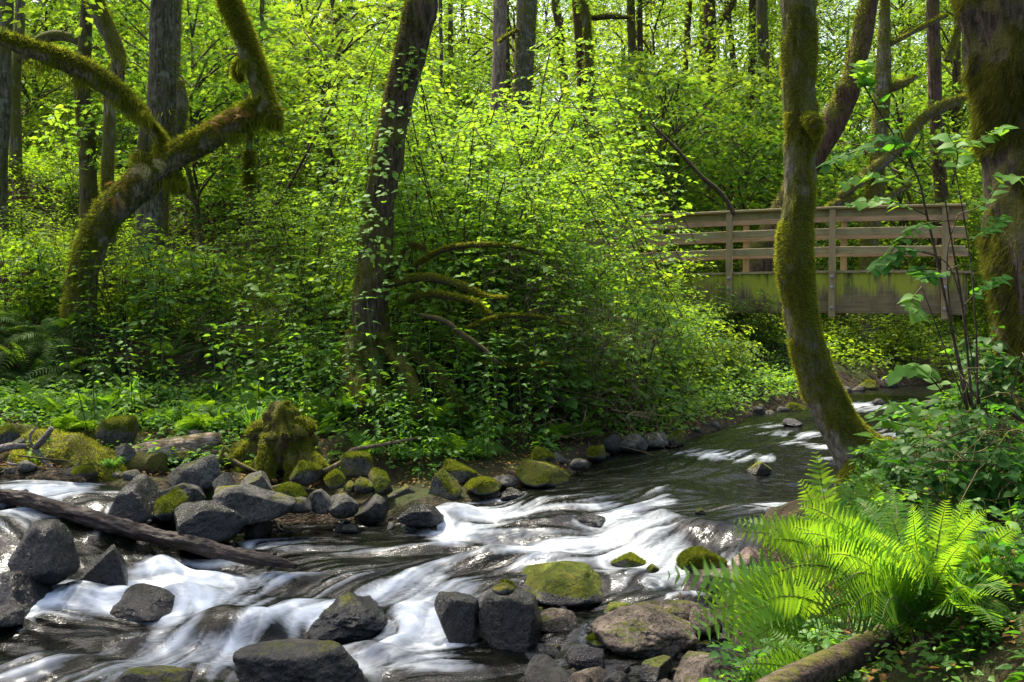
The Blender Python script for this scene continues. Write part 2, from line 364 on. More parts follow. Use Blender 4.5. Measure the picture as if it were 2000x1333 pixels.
M['rail_red']=timber('reddish_rail',(.16,.12,.075),(.30,.225,.145),0)
M['post']=timber('post_timber',(.19,.145,.07),(.36,.27,.145),2)
def metal():
    m,nt=mat('galvanised_bolt'); N=NT(nt); tc=N.n('ShaderNodeTexCoord')
    n=N.noise(tc.outputs['Object'],40,3); c=N.mix(n,(.25,.25,.25),(.5,.5,.5))
    b=N.n('ShaderNodeBsdfPrincipled',ins={'Base Color':c,'Metallic':.8,'Roughness':.5}); N.out(b.outputs[0]); return m
M['bolt']=metal()
# ---------------------------------------------------------------- water level
WS=[(1780,765,.05),(1850,790,.03),(1600,800,.03),(1700,850,.0),(1480,860,.0),(1350,900,-.01),(1500,1000,-.03),(1250,940,-.03),(1380,1010,-.04),
 (1100,960,-.06),(1050,1010,-.12),(1250,1020,-.08),(1350,1075,-.24),(1200,1070,-.26),(950,1010,-.20),(900,990,-.14),(1000,1070,-.30),(850,1050,-.30),(700,1040,-.33),(550,1050,-.34),
 (700,1100,-.38),(900,1120,-.40),(560,1130,-.41),(1200,1120,-.36),(1330,1150,-.40),(1100,1200,-.46),(800,1180,-.48),(600,1170,-.46),(700,1250,-.56),(850,1260,-.56),
 (1000,1310,-.56),(1300,1300,-.52),(450,1150,-.44),(450,1230,-.50),(300,1140,-.44),(180,1190,-.46),(80,1190,-.46),(300,1230,-.52),(100,1240,-.54),(0,1280,-.58),(250,1310,-.60),(500,1290,-.60),(-200,1300,-.62),(600,1400,-.62),(0,1400,-.64),(1000,1400,-.60),
 (100,960,.0),(0,950,.02),(200,970,-.02),(-150,960,.04),(0,1000,-.05),(90,1010,-.12),(170,1040,-.20),(220,1080,-.34),(300,1075,-.34),(260,1010,-.10),(380,1110,-.42),(110,1150,-.40),(100,1180,-.44),(-100,1080,-.28),(-100,1180,-.48)]
WP=np.array([G(*s) for s in WS])
def wz(X,Y):
    X=np.asarray(X,float); Y=np.asarray(Y,float); sh=X.shape; X=X.ravel(); Y=Y.ravel(); out=np.zeros_like(X)
    for i in range(0,len(X),60000):
        s=slice(i,i+60000); r2=(X[s,None]-WP[:,0])**2+(Y[s,None]-WP[:,1])**2
        w=1/(r2+.05)**2.0; out[s]=(w@WP[:,2])/w.sum(1)
    return out.reshape(sh)
def Gw(u,v):
    z=-.2
    for _ in range(6):
        p=G(u,v,z); z=float(wz(p[0],p[1]))
    return G(u,v,z)
# stream outline
SL=[(2300,740),(1900,745),(1760,752),(1660,762),(1600,790),(1480,808),(1390,845),(1320,868),(1200,885),(1120,925),(1020,950),(900,985),(850,1015),(700,1020),(560,1030),(480,1040),(430,1050),
    (330,1020),(260,960),(200,945),(100,940),(0,936),(-300,936),(-600,940)]
SR=[(2300,800),(1950,800),(1850,830),(1780,880),(1640,935),(1570,1000),(1500,1060),(1460,1090),(1400,1150),(1390,1200),(1440,1260),(1430,1333)]
def G0(u,v,z=0.0): return G(u,v,z)[:2]
poly=[G0(u,v,.05) if v<800 else Gw(u,v)[:2] for u,v in SL]
poly=poly+[np.array([-9.0,9.0]),np.array([-9.0,3.6]),np.array([-2.,4.3]),np.array([.6,4.6])]
poly=poly+[ (G0(u,v,.05) if v<805 else Gw(u,v)[:2]) for u,v in SR[::-1]]
poly=np.array(poly)
def sdist(X,Y):
    """signed distance to the stream outline, positive on land"""
    X=np.asarray(X,float); Y=np.asarray(Y,float); sh=X.shape; x=X.ravel(); y=Y.ravel()
    d=np.full(x.shape,1e9); ins=np.zeros(x.shape,bool)
    n=len(poly)
    for i in range(n):
        a=poly[i]; b=poly[(i+1)%n]; e=b-a
        t=np.clip(((x-a[0])*e[0]+(y-a[1])*e[1])/(e@e+1e-9),0,1)
        d=np.minimum(d,(x-a[0]-t*e[0])**2+(y-a[1]-t*e[1])**2)
        c=((a[1]>y)!=(b[1]>y)); 
        with np.errstate(divide='ignore',invalid='ignore'):
            xi=(b[0]-a[0])*(y-a[1])/(b[1]-a[1]+1e-12)+a[0]
        ins^=(c&(x<xi))
    d=np.sqrt(d); return np.where(ins,-d,d).reshape(sh)
# ---------------------------------------------------------------- terrain: measured points (picture column, distance, height)
TS=[(-300,11.5,.05),(0,11.3,.02),(200,11.3,.0),(400,11.3,-.02),(600,11,-.1),(800,10.8,-.1),(500,10.3,-.2),(700,10.3,-.22),
 (-200,13.4,.3),(0,13.5,.28),(200,13.4,.26),(400,13.2,.22),(600,12.3,.16),(800,11.9,.1),(950,11.9,.05),(1100,12.5,.05),(1250,13.8,.05),
 (0,14.6,.5),(250,14.6,.45),(450,14.2,.45),(620,13.0,.45),(740,12.4,.55),(860,12.6,.45),
 (-200,15.4,1.4),(0,15.3,1.35),(155,15.5,1.38),(300,15.4,1.2),(420,15.3,1.05),(600,14.2,.95),(740,13.1,1.08),(850,13.5,.95),(950,14,.8),(1100,14.6,.65),(1200,15.8,.8),(1300,17.5,1.0),(1370,19.8,1.5),(1290,15,.15),(1370,17.2,.2),(1440,19.5,.1),
 (-200,18,2.4),(0,18,2.4),(300,18,2.1),(740,16.5,1.6),(1000,18,1.5),(1000,22.5,1.9),(1250,21.5,1.85),(1370,21,1.6),(1430,22,.6),(1500,23.5,.25),(1600,25,.25),
 (0,24,4.6),(400,24,4.1),(800,24.5,3.1),(1100,26,2.4),(1350,26,1.2),(1600,27,.7),(1800,27,.5),(2000,27,.9),(1950,24,.5),
 (-300,35,10.5),(300,35,9),(800,35,6.5),(1200,35,4.3),(1600,35,2.6),(1900,35,2.0),(2300,35,3),
 (-300,55,19),(300,55,17),(800,55,13.5),(1200,55,10),(1600,55,7),(1900,55,5.5),(2300,55,7),
 (-300,85,32),(300,85,30),(800,85,26),(1200,85,21),(1600,85,16),(1900,85,14),(2300,85,15),
 (1700,9.2,.32),(1620,10,.1),(1800,9,.5),(1760,12,.5),(1880,15,.9),(2000,19,2.1),(1900,17.5,1.2),(2150,19.5,2.2),(2400,19,2.4),(1990,6,1.1),(2100,6.5,1.5),(2300,8,1.9),(2300,12,2.2),
 (1830,3.5,.60),(2000,3.5,.85),(1650,3.6,.42),(1750,5,.62),(1900,5,.85),(1560,5,.15),(1520,6.3,-.1),(1600,7.5,.0),(1700,7,.35),(1400,4,.0),(1550,3,.3),(1250,3.4,-.1),
 (1000,2,.05),(500,3,.0),(1500,1.5,.25),(-2000,3,.2),(-2500,8,.6)]
TP=np.array([(XU(u,d),d,z) for u,d,z in TS])
def target(X,Y):
    X=np.asarray(X,float); Y=np.asarray(Y,float); sh=X.shape; X=X.ravel(); Y=Y.ravel(); out=np.zeros_like(X)
    for i in range(0,len(X),60000):
        s=slice(i,i+60000); r2=(X[s,None]-TP[:,0])**2+(Y[s,None]-TP[:,1])**2
        w=1/(r2+.03+.08*TP[:,1]/12+(np.maximum(TP[:,1]-19,0)/5.5)**2*4.5)**2.2; out[s]=(w@TP[:,2])/w.sum(1)
    return out.reshape(sh)
def tz(X,Y,detail=True):
    X=np.atleast_1d(np.asarray(X,float)); Y=np.atleast_1d(np.asarray(Y,float))
    sd=sdist(X,Y); w=wz(X,Y); w=np.where(Y>24,.05,w); T=target(X,Y)
    bed=w-.05-.26*sstep(0,.7,-sd); T2=w+.02+.10*sstep(0,.3,sd)
    k=sstep(.0,1.1,sd); z=np.where(sd<0,bed,T2*(1-k)+T*k)
    if detail:
        p=np.stack([X,Y,0*X],-1)
        z=z+(fbm(p*1.1,4,3)-.5)*.35*sstep(.3,3,sd)+(fbm(p*4.5,3,5)-.5)*.12*sstep(0,.6,sd)+(fbm(p*3,3,8)-.5)*.10*sstep(0,.3,-sd)
    return z
def gz(x,y): return float(tz(x,y)[0])
def on(u,d,dz=0.0):
    x=XU(u,d); return np.array([x,d,gz(x,d)+dz])
def graded(segs):
    out=[]; 
    for a,b,s0,s1 in segs:
        x=a; 
        while x<b-1e-6:
            out.append(x); t=(x-a)/(b-a); x+=s0+(s1-s0)*t
    out.append(segs[-1][1]); return np.array(out)
def gridmesh(xs,ys,Z):
    X,Y=np.meshgrid(xs,ys); nx,ny=len(xs),len(ys)
    V=np.stack([X,Y,Z],-1).reshape(-1,3)
    i=np.arange(ny-1)[:,None]*nx; j=np.arange(nx-1)[None,:]
    return V,np.stack([i+j,i+j+1,i+nx+j+1,i+nx+j],-1).reshape(-1,4)
xs=graded([(-90,-9,2.5,.3),(-9,-7,.3,.05),(-7,7,.05,.05),(7,12,.06,.3),(12,90,.3,2.5)]); ys=graded([(-4,2,.4,.1),(2,17,.05,.055),(17,30,.06,.3),(30,130,.3,2.5)])
X,Y=np.meshgrid(xs,ys); sdg=sdist(X,Y); Z=tz(X.ravel(),Y.ravel()).reshape(X.shape)
V,Q=gridmesh(xs,ys,Z)
g_=link('ground',mesh('ground',V,[Q],M['ground'],attrs={'bed':(.75*sstep(.7,.0,sdg+(fbm(np.stack([X*2,Y*2,0*X],-1),3,61)-.5)*1.2)).ravel()})); tag(g_,'dark forest floor sloping up from both banks of the creek',None,None,'structure')
# ---------------------------------------------------------------- rocks
def ico(sub):
    bm=bmesh.new(); bmesh.ops.create_icosphere(bm,subdivisions=sub,radius=1.0)
    V=np.array([v.co[:] for v in bm.verts]); Fc=np.array([[v.index for v in f.verts] for f in bm.faces]); bm.free(); return V,Fc
ICO={s:ico(s) for s in (3,4,5,6)}
def rock_shape(seed,dims,sub=4,facets=11,sharp=16,noise=.05,planes=None,flat_top=0):
    r=np.random.default_rng(seed); V,Fc=ICO[sub]
    n=nrm(r.normal(size=(facets,3))); n[:,2]=np.abs(n[:,2])*.95-.12; n=nrm(n); d=r.uniform(.72,1.0,facets)
    if flat_top: n=np.vstack([n,[[r.normal()*.12,r.normal()*.12,1.0]]]); d=np.append(d,flat_top)
    if planes is not None:
        pn=np.array(planes,float); n=np.vstack([n,nrm(pn[:,:3])]); d=np.append(d,pn[:,3])
    n=nrm(n)
    k=np.maximum(V@n.T,0)/d[None]; rr=(np.power(k,sharp).sum(1)+.6**sharp)**(-1/sharp)
    p=V*rr[:,None]
    p=p*(1+noise*2*(fbm(p*1.8+seed*3.1,4,seed)-.5))[:,None]*(1-.0*k.sum(1)[:,None])+V*(noise*1.0*(fbm(p*5+seed,4,seed+2)-.5))[:,None]+V*(.012*(fbm(p*16+seed,2,seed+4)-.5))[:,None]
    return p*np.asarray(dims)[None]/2*1.12
OBST=[]
def rock_moss(o,S,Fc,seed,W,full):
    r=np.random.default_rng(seed); A,B,C=S[Fc[:,0]],S[Fc[:,1]],S[Fc[:,2]]; n=np.cross(B-A,C-A); ar=np.linalg.norm(n,axis=1); n=nrm(n)
    m=int(min(9000,26000*W)); i=r.choice(len(Fc),m,p=ar/ar.sum()); u=r.uniform(0,1,(m,2)); k=u.sum(1)>1; u[k]=1-u[k]
    p=A[i]+(B-A)[i]*u[:,:1]+(C-A)[i]*u[:,1:]; nn=n[i]; q=p+np.array(o.location)
    k=fbm(q*3.3,3,seed)+.5*nn[:,2]>(.72 if full else .92); p=p[k];nn=nn[k]; m=len(p)
    if m<20: return
    dr=nrm(nn+r.normal(0,.5,(m,3))); sd=nrm(np.cross(dr,r.normal(size=(m,3)))); L=r.uniform(.4,1.2,m)[:,None]*.022
    V=np.stack([p-sd*.004-nn*.004,p+sd*.004-nn*.004,p+dr*L],1).reshape(-1,3)
    link('moss',mesh('moss',V,[np.arange(3*m).reshape(-1,3)],M['moss_rock']),o)
def rock(u,v,w,h,mt,label,name='rock',cat='rock',group=None,wl=None,depth=.8,seed=None,sub=4,facets=9,sharp=26,noise=.06,rz=None,planes=None,flat_top=0,tilt=(0,0),wet_h=.06,land=None,sink=.3):
    """u,v: middle of the foot in the photograph; w,h: seen width and height in pixels"""
    p=Gw(u,v) if land is None else (G(u,v,land))
    d=p[1]; W=pxm(w,d); D=W*depth; ang=(v-600)/F
    Hh=max(.35*W,pxm(h,d)-D*ang*.8); 
    tot=Hh*(1+sink)
    seed=seed if seed is not None else int(u*7+v)
    S=rock_shape(seed,(W,D,tot),sub,facets,sharp,noise,planes,flat_top)
    if tilt!=(0,0):
        S=S@np.array(Matrix.Rotation(tilt[0],3,'X')@Matrix.Rotation(tilt[1],3,'Y')).T
    if rz is None: rz=0
    c,s=math.cos(rz),math.sin(rz); S=S@np.array([[c,s,0],[-s,c,0],[0,0,1]])
    # keep the measured width and height after faceting
    S[:,0]*=W/(np.ptp(S[:,0])); S[:,2]*=tot/np.ptp(S[:,2]); S[:,0]-=(S[:,0].max()+S[:,0].min())/2; S[:,2]-=S[:,2].min()
    base=p[2] if land is None else land
    loc=np.array([p[0],d+D*.45,base-tot+Hh])
    wl_=float(wz(loc[0],loc[1]))
    hh=S[:,2]+loc[2]-wl_
    wet=np.clip(1-(hh-wet_h*.2)/max(wet_h,1e-3),0,1)*.75
    if land is not None and wet_h<=0: wet=wet*0
    o=link(name,mesh(name,S,[ICO[sub][1]],M[mt],attrs={'wet':wet}),None,loc)
    tag(o,label,cat,group)
    if mt in ('rock_mossy','rock_moss') and w>=40: rock_moss(o,S,ICO[sub][1],seed,W,mt=='rock_mossy')
    if land is None: OBST.append((loc[0],loc[1],W*.5,D*.5,Hh))
    return o
G1='dark boulders standing in the white water'
rock(72,1112,128,106,'rock_wet','big black smooth-sided boulder below the upper end of the sunken dark log',group=G1,seed=11,sub=6,sink=.5,facets=7,sharp=22,planes=[(-.2,-.9,.3,.78),(.75,-.45,.4,.86),(0,-.15,1,.82)])
rock(186,1160,122,106,'rock_wet','shiny black slab-faced rock leaning at the foot of the small waterfall',group=G1,seed=23,sub=6,sink=.7,facets=5,sharp=26,planes=[(.25,-.95,.2,.62),(.95,.1,.25,.85),(-.55,-.2,.85,.60)],tilt=(0,-.1))
rock(12,1202,126,100,'rock_wet','black pitted boulder cut off by the left border of the photo, beside pale pool',group=G1,seed=31,sub=5,sink=.7,planes=[(.75,-.3,.5,.75)])
rock(-8,1222,90,38,'rock_wet','low black rounded rock just below the pitted boulder at the left border',group=G1,seed=32)
rock(-5,1040,70,55,'rock_damp','dark boulder half hidden behind the big black smooth boulder at the left border',group=G1,seed=33)
rock(280,1207,138,62,'rock_wet','low black ribbed rock rounded like a loaf in the middle of the left rapid',group=G1,seed=41,sub=5,facets=9,sharp=12,noise=.12)
rock(676,1250,166,100,'rock_stain','black lumpy two-humped rock with a rust stain, alone in the white water',group=G1,seed=55,sub=6,facets=8,sharp=9,noise=.26,planes=[(.5,-.5,.75,.62),(-.75,-.4,.6,.70)])
rock(576,1372,274,112,'rock_damp','broad grey-brown pitted boulder rising from the bottom border of the photo',group=G1,seed=63,sub=6,facets=9,sharp=13,noise=.10,flat_top=.7,depth=.6)
rock(284,1362,140,72,'rock_damp','dark mossy boulder cut off by the bottom border, left of the broad pitted one',group=G1,seed=71,sub=5)
rock(300,1375,60,50,'rock_dry','small tan stone in front of the dark mossy boulder at the bottom border',group=G1,seed=73)
rock(893,1262,100,106,'rock_wet','upright black slab standing against the left side of the dark square block',group=G1,seed=82,sub=5,facets=4,sharp=26,noise=.04,planes=[(-.1,-1,.12,.6),(1,-.2,0,.85),(-.9,-.1,-.35,.7),(0,0,1,.86)],depth=.55)
rock(998,1272,132,126,'rock_wet','dark square block of basalt, tallest stone by the right rapid',group=G1,seed=90,sub=5,facets=4,sharp=28,noise=.05,planes=[(-.35,-.95,.1,.74),(.95,-.1,.28,.78),(0,.05,1,.84)],depth=.9)
rock(984,1160,48,28,'rock_moss','small yellow-green mossy cap on top edge of the dark square block',land=-.18,wet_h=0,seed=91)
rr0=np.random.default_rng(12)
G2='stones of the right-hand shallows'
rock(1107,1178,190,84,'rock_green','largest pale boulder with a mossy left flank, in the quiet water',group=G2,seed=102,sub=6,facets=8,sharp=20,noise=.06,planes=[(.85,-.35,.4,.72),(0,-.5,.8,.70),(-.7,-.2,.6,.72)],flat_top=.8,depth=.75,wet_h=.04)
rock(1226,1119,82,42,'rock_moss','mossy brown stone right behind the largest pale boulder',group=G2,seed=113,sub=5)
rock(1276,1117,24,18,'rock_mossy','tiny green mossy cobble touching the mossy brown stone',group=G2,seed=114)
rock(1378,1112,96,32,'rock_mossy','flat stone under a green weed cushion near the lady fern tips',group=G2,seed=115)
rock(1464,1113,62,46,'rock_warm','pointed pinkish stone lit by the sun at the fern edge',group=G2,seed=116,sub=5,planes=[(-.6,-.2,.7,.6),(.6,-.2,.7,.6)])
rock(1415,1172,150,52,'rock_warm','long pinkish slab under the lady fern fronds',group=G2,seed=117,sub=5,flat_top=.6)
rock(1090,1232,90,48,'rock_brown','wedge-shaped brown stone right of the dark square block',group=G2,seed=118,sub=5,planes=[(-.5,-.2,.8,.5),(.9,-.3,.3,.7)])
rock(1268,1282,216,104,'rock_brown','widest brown dimpled boulder lying in front of the shallows',group=G2,seed=129,sub=6,facets=8,sharp=9,noise=.16,depth=.8)
rock(1212,1206,66,30,'rock_green','long low greenish stone touching the back of the brown dimpled boulder',group=G2,seed=130)
rock(1265,1200,60,32,'rock_brown','rounded brown stone between the long greenish stone and the steep one',group=G2,seed=131)
rock(1336,1212,86,46,'rock_brown','steep grey-brown stone at the right shoulder of the dimpled boulder',group=G2,seed=132,sub=5)
rock(1333,1180,40,26,'rock_brown','small peaked stone behind the steep grey-brown one',group=G2,seed=133,planes=[(-.6,-.2,.7,.5),(.6,-.2,.7,.5)])
rock(1382,1235,72,52,'rock_brown','reddish brown stone half under the hanging fern fronds',group=G2,seed=134)
rock(1192,1222,50,22,'rock_brown','little half-sunk stone left of the dimpled boulder',group=G2,seed=135)
rock(1144,1308,78,54,'rock_wet','dark wet stone with green weed, in front of the wedge-shaped stone',group=G2,seed=136,sub=5)
rock(1072,1345,96,64,'rock_damp','sharp-edged tent-shaped stone at the bottom border, left of the others',group=G2,seed=137,sub=5,facets=5,sharp=26,planes=[(-.85,-.3,.45,.45),(.55,-.35,.7,.5)])
rock(1150,1350,80,50,'rock_brown','fractured brown stone between the tent-shaped stone and a small twin',group=G2,seed=138,sub=5)
rock(1205,1352,60,44,'rock_damp','narrow grey stone at the bottom border beside the fractured one',group=G2,seed=139)
rock(1285,1332,72,50,'rock_damp','flat-topped dark block standing alone in the front shallows',group=G2,seed=140,sub=5,facets=5,sharp=24,flat_top=.6)
rock(1378,1352,118,84,'rock_brown','sloping brown boulder at the bottom border beneath the ferns',group=G2,seed=141,sub=5,facets=6,sharp=16)
rock(1300,1345,40,22,'rock_brown','small brown cobble in front of the flat-topped dark block',group=G2,seed=142)
for i,(u,v,w,h,m_) in enumerate([(rr0.uniform(1030,1420),rr0.uniform(1200,1330),rr0.uniform(18,38),rr0.uniform(9,18),['rock_brown','rock_damp','rock_wet','rock_green'][j%4]) for j in range(34)]+[(1330,1315,16,12,'rock_damp'),(1430,1330,16,12,'rock_damp'),(1442,1322,14,11,'rock_damp'),(1450,1336,17,12,'rock_damp'),(1462,1326,14,10,'rock_damp'),(1436,1342,14,10,'rock_damp'),(1470,1340,16,12,'rock_brown'),(1040,1290,34,14,'rock_wet'),(1075,1285,60,22,'rock_wet'),(1170,1262,50,20,'rock_moss'),(1100,1196,22,12,'rock_wet'),(1160,1240,30,10,'rock_wet'),(1345,1250,22,10,'rock_brown'),(1415,1255,30,16,'rock_brown')]):
    rock(u,v,w,h,m_,'small round pebble or cobble in the front shallows between the brown boulders','cobble','cobble','cobbles of the front shallows',seed=300+i,sub=3)
G3='boulders of the left bar'
A=dict(group=G3)
rock(249,1022,98,98,'rock_wet','tall dark boulder with smooth sloping top, behind the sunken dark log',seed=151,sub=5,facets=5,sharp=16,planes=[(-.1,-.95,.2,.75),(-.3,-.3,.9,.72),(.8,-.2,.5,.75)],**A)
rock(368,948,118,66,'rock_dry','large pale grey boulder under the bleached log',land=.02,wet_h=0,seed=152,sub=5,facets=7,sharp=20,planes=[(.5,-.8,.1,.72),(-.4,-.5,.75,.7)],**A)
rock(342,980,96,38,'rock_dry','flat grey stone in front of the large pale boulder',land=-.08,wet_h=0,seed=153,sub=5,**A)
rock(325,1008,76,54,'rock_moss','olive wedge stone right of the tall dark boulder',land=-.12,wet_h=0,seed=154,sub=5,planes=[(-.4,-.3,.8,.6)],**A)
rock(384,1057,166,86,'rock_wet','big black rock with an orange moss ridge, just above the sunken log',seed=155,sub=5,facets=5,sharp=22,planes=[(-.55,-.35,.75,.55),(.6,-.8,.1,.7),(.4,-.1,.9,.8)],**A)
rock(484,1014,172,68,'rock_dry','long grey whale-backed boulder, widest on the left bar',land=-.14,wet_h=0,seed=156,sub=6,facets=6,sharp=18,planes=[(.5,-.3,.8,.62),(-.7,-.3,.6,.8),(.2,-.9,.1,.7)],depth=.55,**A)
rock(496,1050,52,50,'rock_damp','stubby dark stone under the nose of the whale-backed boulder',seed=157,**A)
rock(492,968,68,52,'rock_dry','pale tilted slab beside the mossy stump foot',land=-.02,wet_h=0,seed=158,sub=5,planes=[(-.4,-.5,.8,.6)],**A)
rock(434,958,46,38,'rock_dry','small grey stone between the pale boulder and the tilted slab',land=-.02,wet_h=0,seed=159,**A)
rock(576,1000,62,32,'rock_dry','low grey stone below the start of the long thin stick',land=-.14,wet_h=0,seed=160,**A)
rock(560,985,44,26,'rock_dry','little pale stone tucked behind the low grey one',land=-.1,wet_h=0,seed=161,**A)
rock(560,975,72,30,'rock_moss','stone with an orange-green moss cap under the long thin stick',land=-.05,wet_h=0,seed=162,**A)
rock(622,996,52,44,'rock_dry','angular grey cube-like stone in the middle of the bar',land=-.16,wet_h=0,seed=163,sub=5,facets=6,sharp=24,**A)
rock(667,1006,68,46,'rock_dry','grey humped stone right of the cube-like one',land=-.2,wet_h=0,seed=164,sub=5,**A)
rock(722,1022,72,62,'rock_damp','dark grey peaked boulder at the water edge of the bar',seed=165,sub=5,facets=6,sharp=20,**A)
rock(778,998,68,54,'rock_damp','black-faced block with a grey top, right end of the bar',seed=166,sub=5,facets=5,sharp=24,planes=[(.2,-.95,.1,.7),(-.5,-.3,.8,.7)],**A)
rock(818,1024,94,42,'rock_wet','shiny wet brown rock where the bar meets the rapid',seed=167,sub=5,**A)
rock(592,940,62,42,'rock_mossy','round moss cushion stone right of the stump foot',land=.0,wet_h=0,seed=168,**A)
rock(740,960,52,46,'rock_moss','egg-shaped mossy stone leaning left above the black-faced block',land=-.06,wet_h=0,seed=169,sub=5,**A)
rock(712,960,40,30,'rock_moss','small mossy stone left of the egg-shaped one',land=-.06,wet_h=0,seed=170,**A)
rock(684,958,30,20,'rock_mossy','smallest mossy cushion, left of the two mossy eggs',land=-.06,wet_h=0,seed=171,**A)
rock(652,950,44,34,'rock_mossy','dark green moss cushion under the bend of the stick',land=-.03,wet_h=0,seed=172,**A)
rock(692,925,66,44,'rock_mossy','large moss mound behind the kink of the long thin stick',land=.05,wet_h=0,seed=173,**A)
rock(868,972,70,60,'rock_moss','brown boulder with a bright moss stripe at the outlet of the pool',land=-.1,wet_h=0,seed=174,sub=5,planes=[(.6,-.5,.6,.6)],**A)
rock(898,940,70,44,'rock_mossy','yellow-green mossy boulder behind the moss-striped one',land=-.03,wet_h=0,seed=175,sub=5,**A)
rock(944,962,74,34,'rock_moss','orange mossy stone left of the grey-fronted boulder',land=-.08,wet_h=0,seed=176,sub=5,**A)
rock(985,950,56,26,'rock_dry','bare grey stone joined to the orange mossy stone',land=-.07,wet_h=0,seed=177,**A)
rock(955,975,56,30,'rock_wet','black wet stone in the edge of the rapid by the orange mossy stone',seed=178,**A)
rock(1000,975,46,20,'rock_wet','lowest black wet stone in front of the grey-fronted boulder',seed=179,**A)
rock(1063,948,110,52,'rock_moss','grey-fronted boulder wearing a thick green moss cap, at the pool corner',land=-.06,wet_h=.03,seed=180,sub=5,facets=6,sharp=18,flat_top=.75,**A)
rock(1060,900,52,28,'rock_mossy','moss mound just behind the grey-fronted boulder',land=.08,wet_h=0,seed=181,**A)
rock(18,868,76,44,'rock_moss','mossy boulder with a grey front at the left border, behind the driftwood',land=.2,wet_h=0,seed=182,sub=5,**A)
rock(42,880,44,28,'rock_dry','bare grey stone tucked under the mossy boulder at the left border',land=.16,wet_h=0,seed=183,**A)
rock(222,872,72,62,'rock_mossy','upright mossy block among the low leaves behind the bleached log',land=.2,wet_h=0,seed=184,sub=5,facets=6,sharp=20,flat_top=.8,**A)
rock(402,852,58,52,'rock_mossy','peaked mossy boulder behind the tip of the bleached log',land=.22,wet_h=0,seed=185,sub=5,**A)
rock(378,862,40,24,'rock_dry','tilted grey slab in front of the peaked mossy boulder',land=.2,wet_h=0,seed=186,**A)
rock(467,852,52,38,'rock_mossy','mossy mound below the grass tuft',land=.2,wet_h=0,seed=187,**A)
rock(240,905,52,42,'rock_dry','grey stone behind the hollow end of the brown log',land=.1,wet_h=0,seed=188,**A)
rock(436,902,34,34,'rock_mossy','mossy knob stone by the tip of the bleached log',land=.08,wet_h=0,seed=189,**A)
G4='stones in the upper creek'
rock(1487,926,50,28,'rock_green','rounded tan stone with a green side, alone in the upper pool',group=G4,seed=201,sub=5)
rock(1158,1030,62,26,'rock_wet','dark pitted rock breaking the white water of the upper rapid',group=G4,seed=202,sub=5)
rock(1370,1004,24,12,'rock_mossy','tiny weed-topped stone in the brown pool',group=G4,seed=203)
rock(1590,1005,60,28,'rock_warm','pale stone showing between fern fronds at the right edge of the pool',group=G4,seed=204)
rock(1549,832,40,11,'rock_damp','low dark stone alone in the far riffle left of the curved trunk',group=G4,seed=205)
rr_=np.random.default_rng(5)
far=[(1655,768,30,14),(1678,765,26,12),(1700,762,40,22),(1740,758,36,20),(1640,778,34,18),(1600,795,40,16),(1560,806,44,20),(1530,808,30,14),(1505,812,26,12),(1480,812,36,22),(1450,815,30,16),(1425,822,28,14),(1395,838,30,18),(1360,850,26,18),
     (1320,868,44,26),(1285,872,56,30),(1240,880,60,36),(1195,880,54,36),(1165,895,40,26),(1130,915,36,22),(1090,905,40,22),(1820,800,40,20),(1800,815,36,16),(1720,790,24,12),(1780,850,40,20),(1720,890,36,18)]
for i,(u,v,w,h) in enumerate(far):
    rock(u,v,w,h,['rock_dry','rock_damp','rock_moss','rock_dry'][i%4],'small grey stone along the shoreline of the upper creek','shore_stone','stone','stones lining the upper creek',land=.0 if v>800 else .04,wet_h=.03,seed=210+i,sub=3)
for i in range(84):
    u=540+rr_.uniform(0,330) if i<16 else 300+rr_.uniform(0,250); v=1008+rr_.uniform(0,34) if i<16 else 985+rr_.uniform(0,50)
    if i>=26: k_=rr_.uniform(0,1); u=np.interp(k_,[0,.3,.6,.8,1],[430,560,850,1010,1180]); v=np.interp(k_,[0,.3,.6,.8,1],[1035,1018,1000,955,905])+rr_.uniform(-26,12)
    rock(u,v,rr_.uniform(16,34),rr_.uniform(10,20),['rock_damp','rock_wet','rock_dry'][i%3],'small dark cobble between the boulders at the water edge of the left bar','cobble','cobble','cobbles of the left bar',seed=400+i,sub=3)
for i in range(80):
    u=rr_.uniform(560,1010) if i<22 else rr_.uniform(-40,520); v=rr_.uniform(925,990) if i<22 else rr_.uniform(898,950); p=G(u,v,.0); 
    rock(u,v,rr_.uniform(18,44),rr_.uniform(12,24),['rock_moss','rock_dry','rock_mossy'][i%3],'small half-mossy stone filling the gaps between the bar boulders','bar_stone','stone','small stones of the left bar',land=gz(p[0],p[1]),wet_h=0,seed=450+i,sub=3)
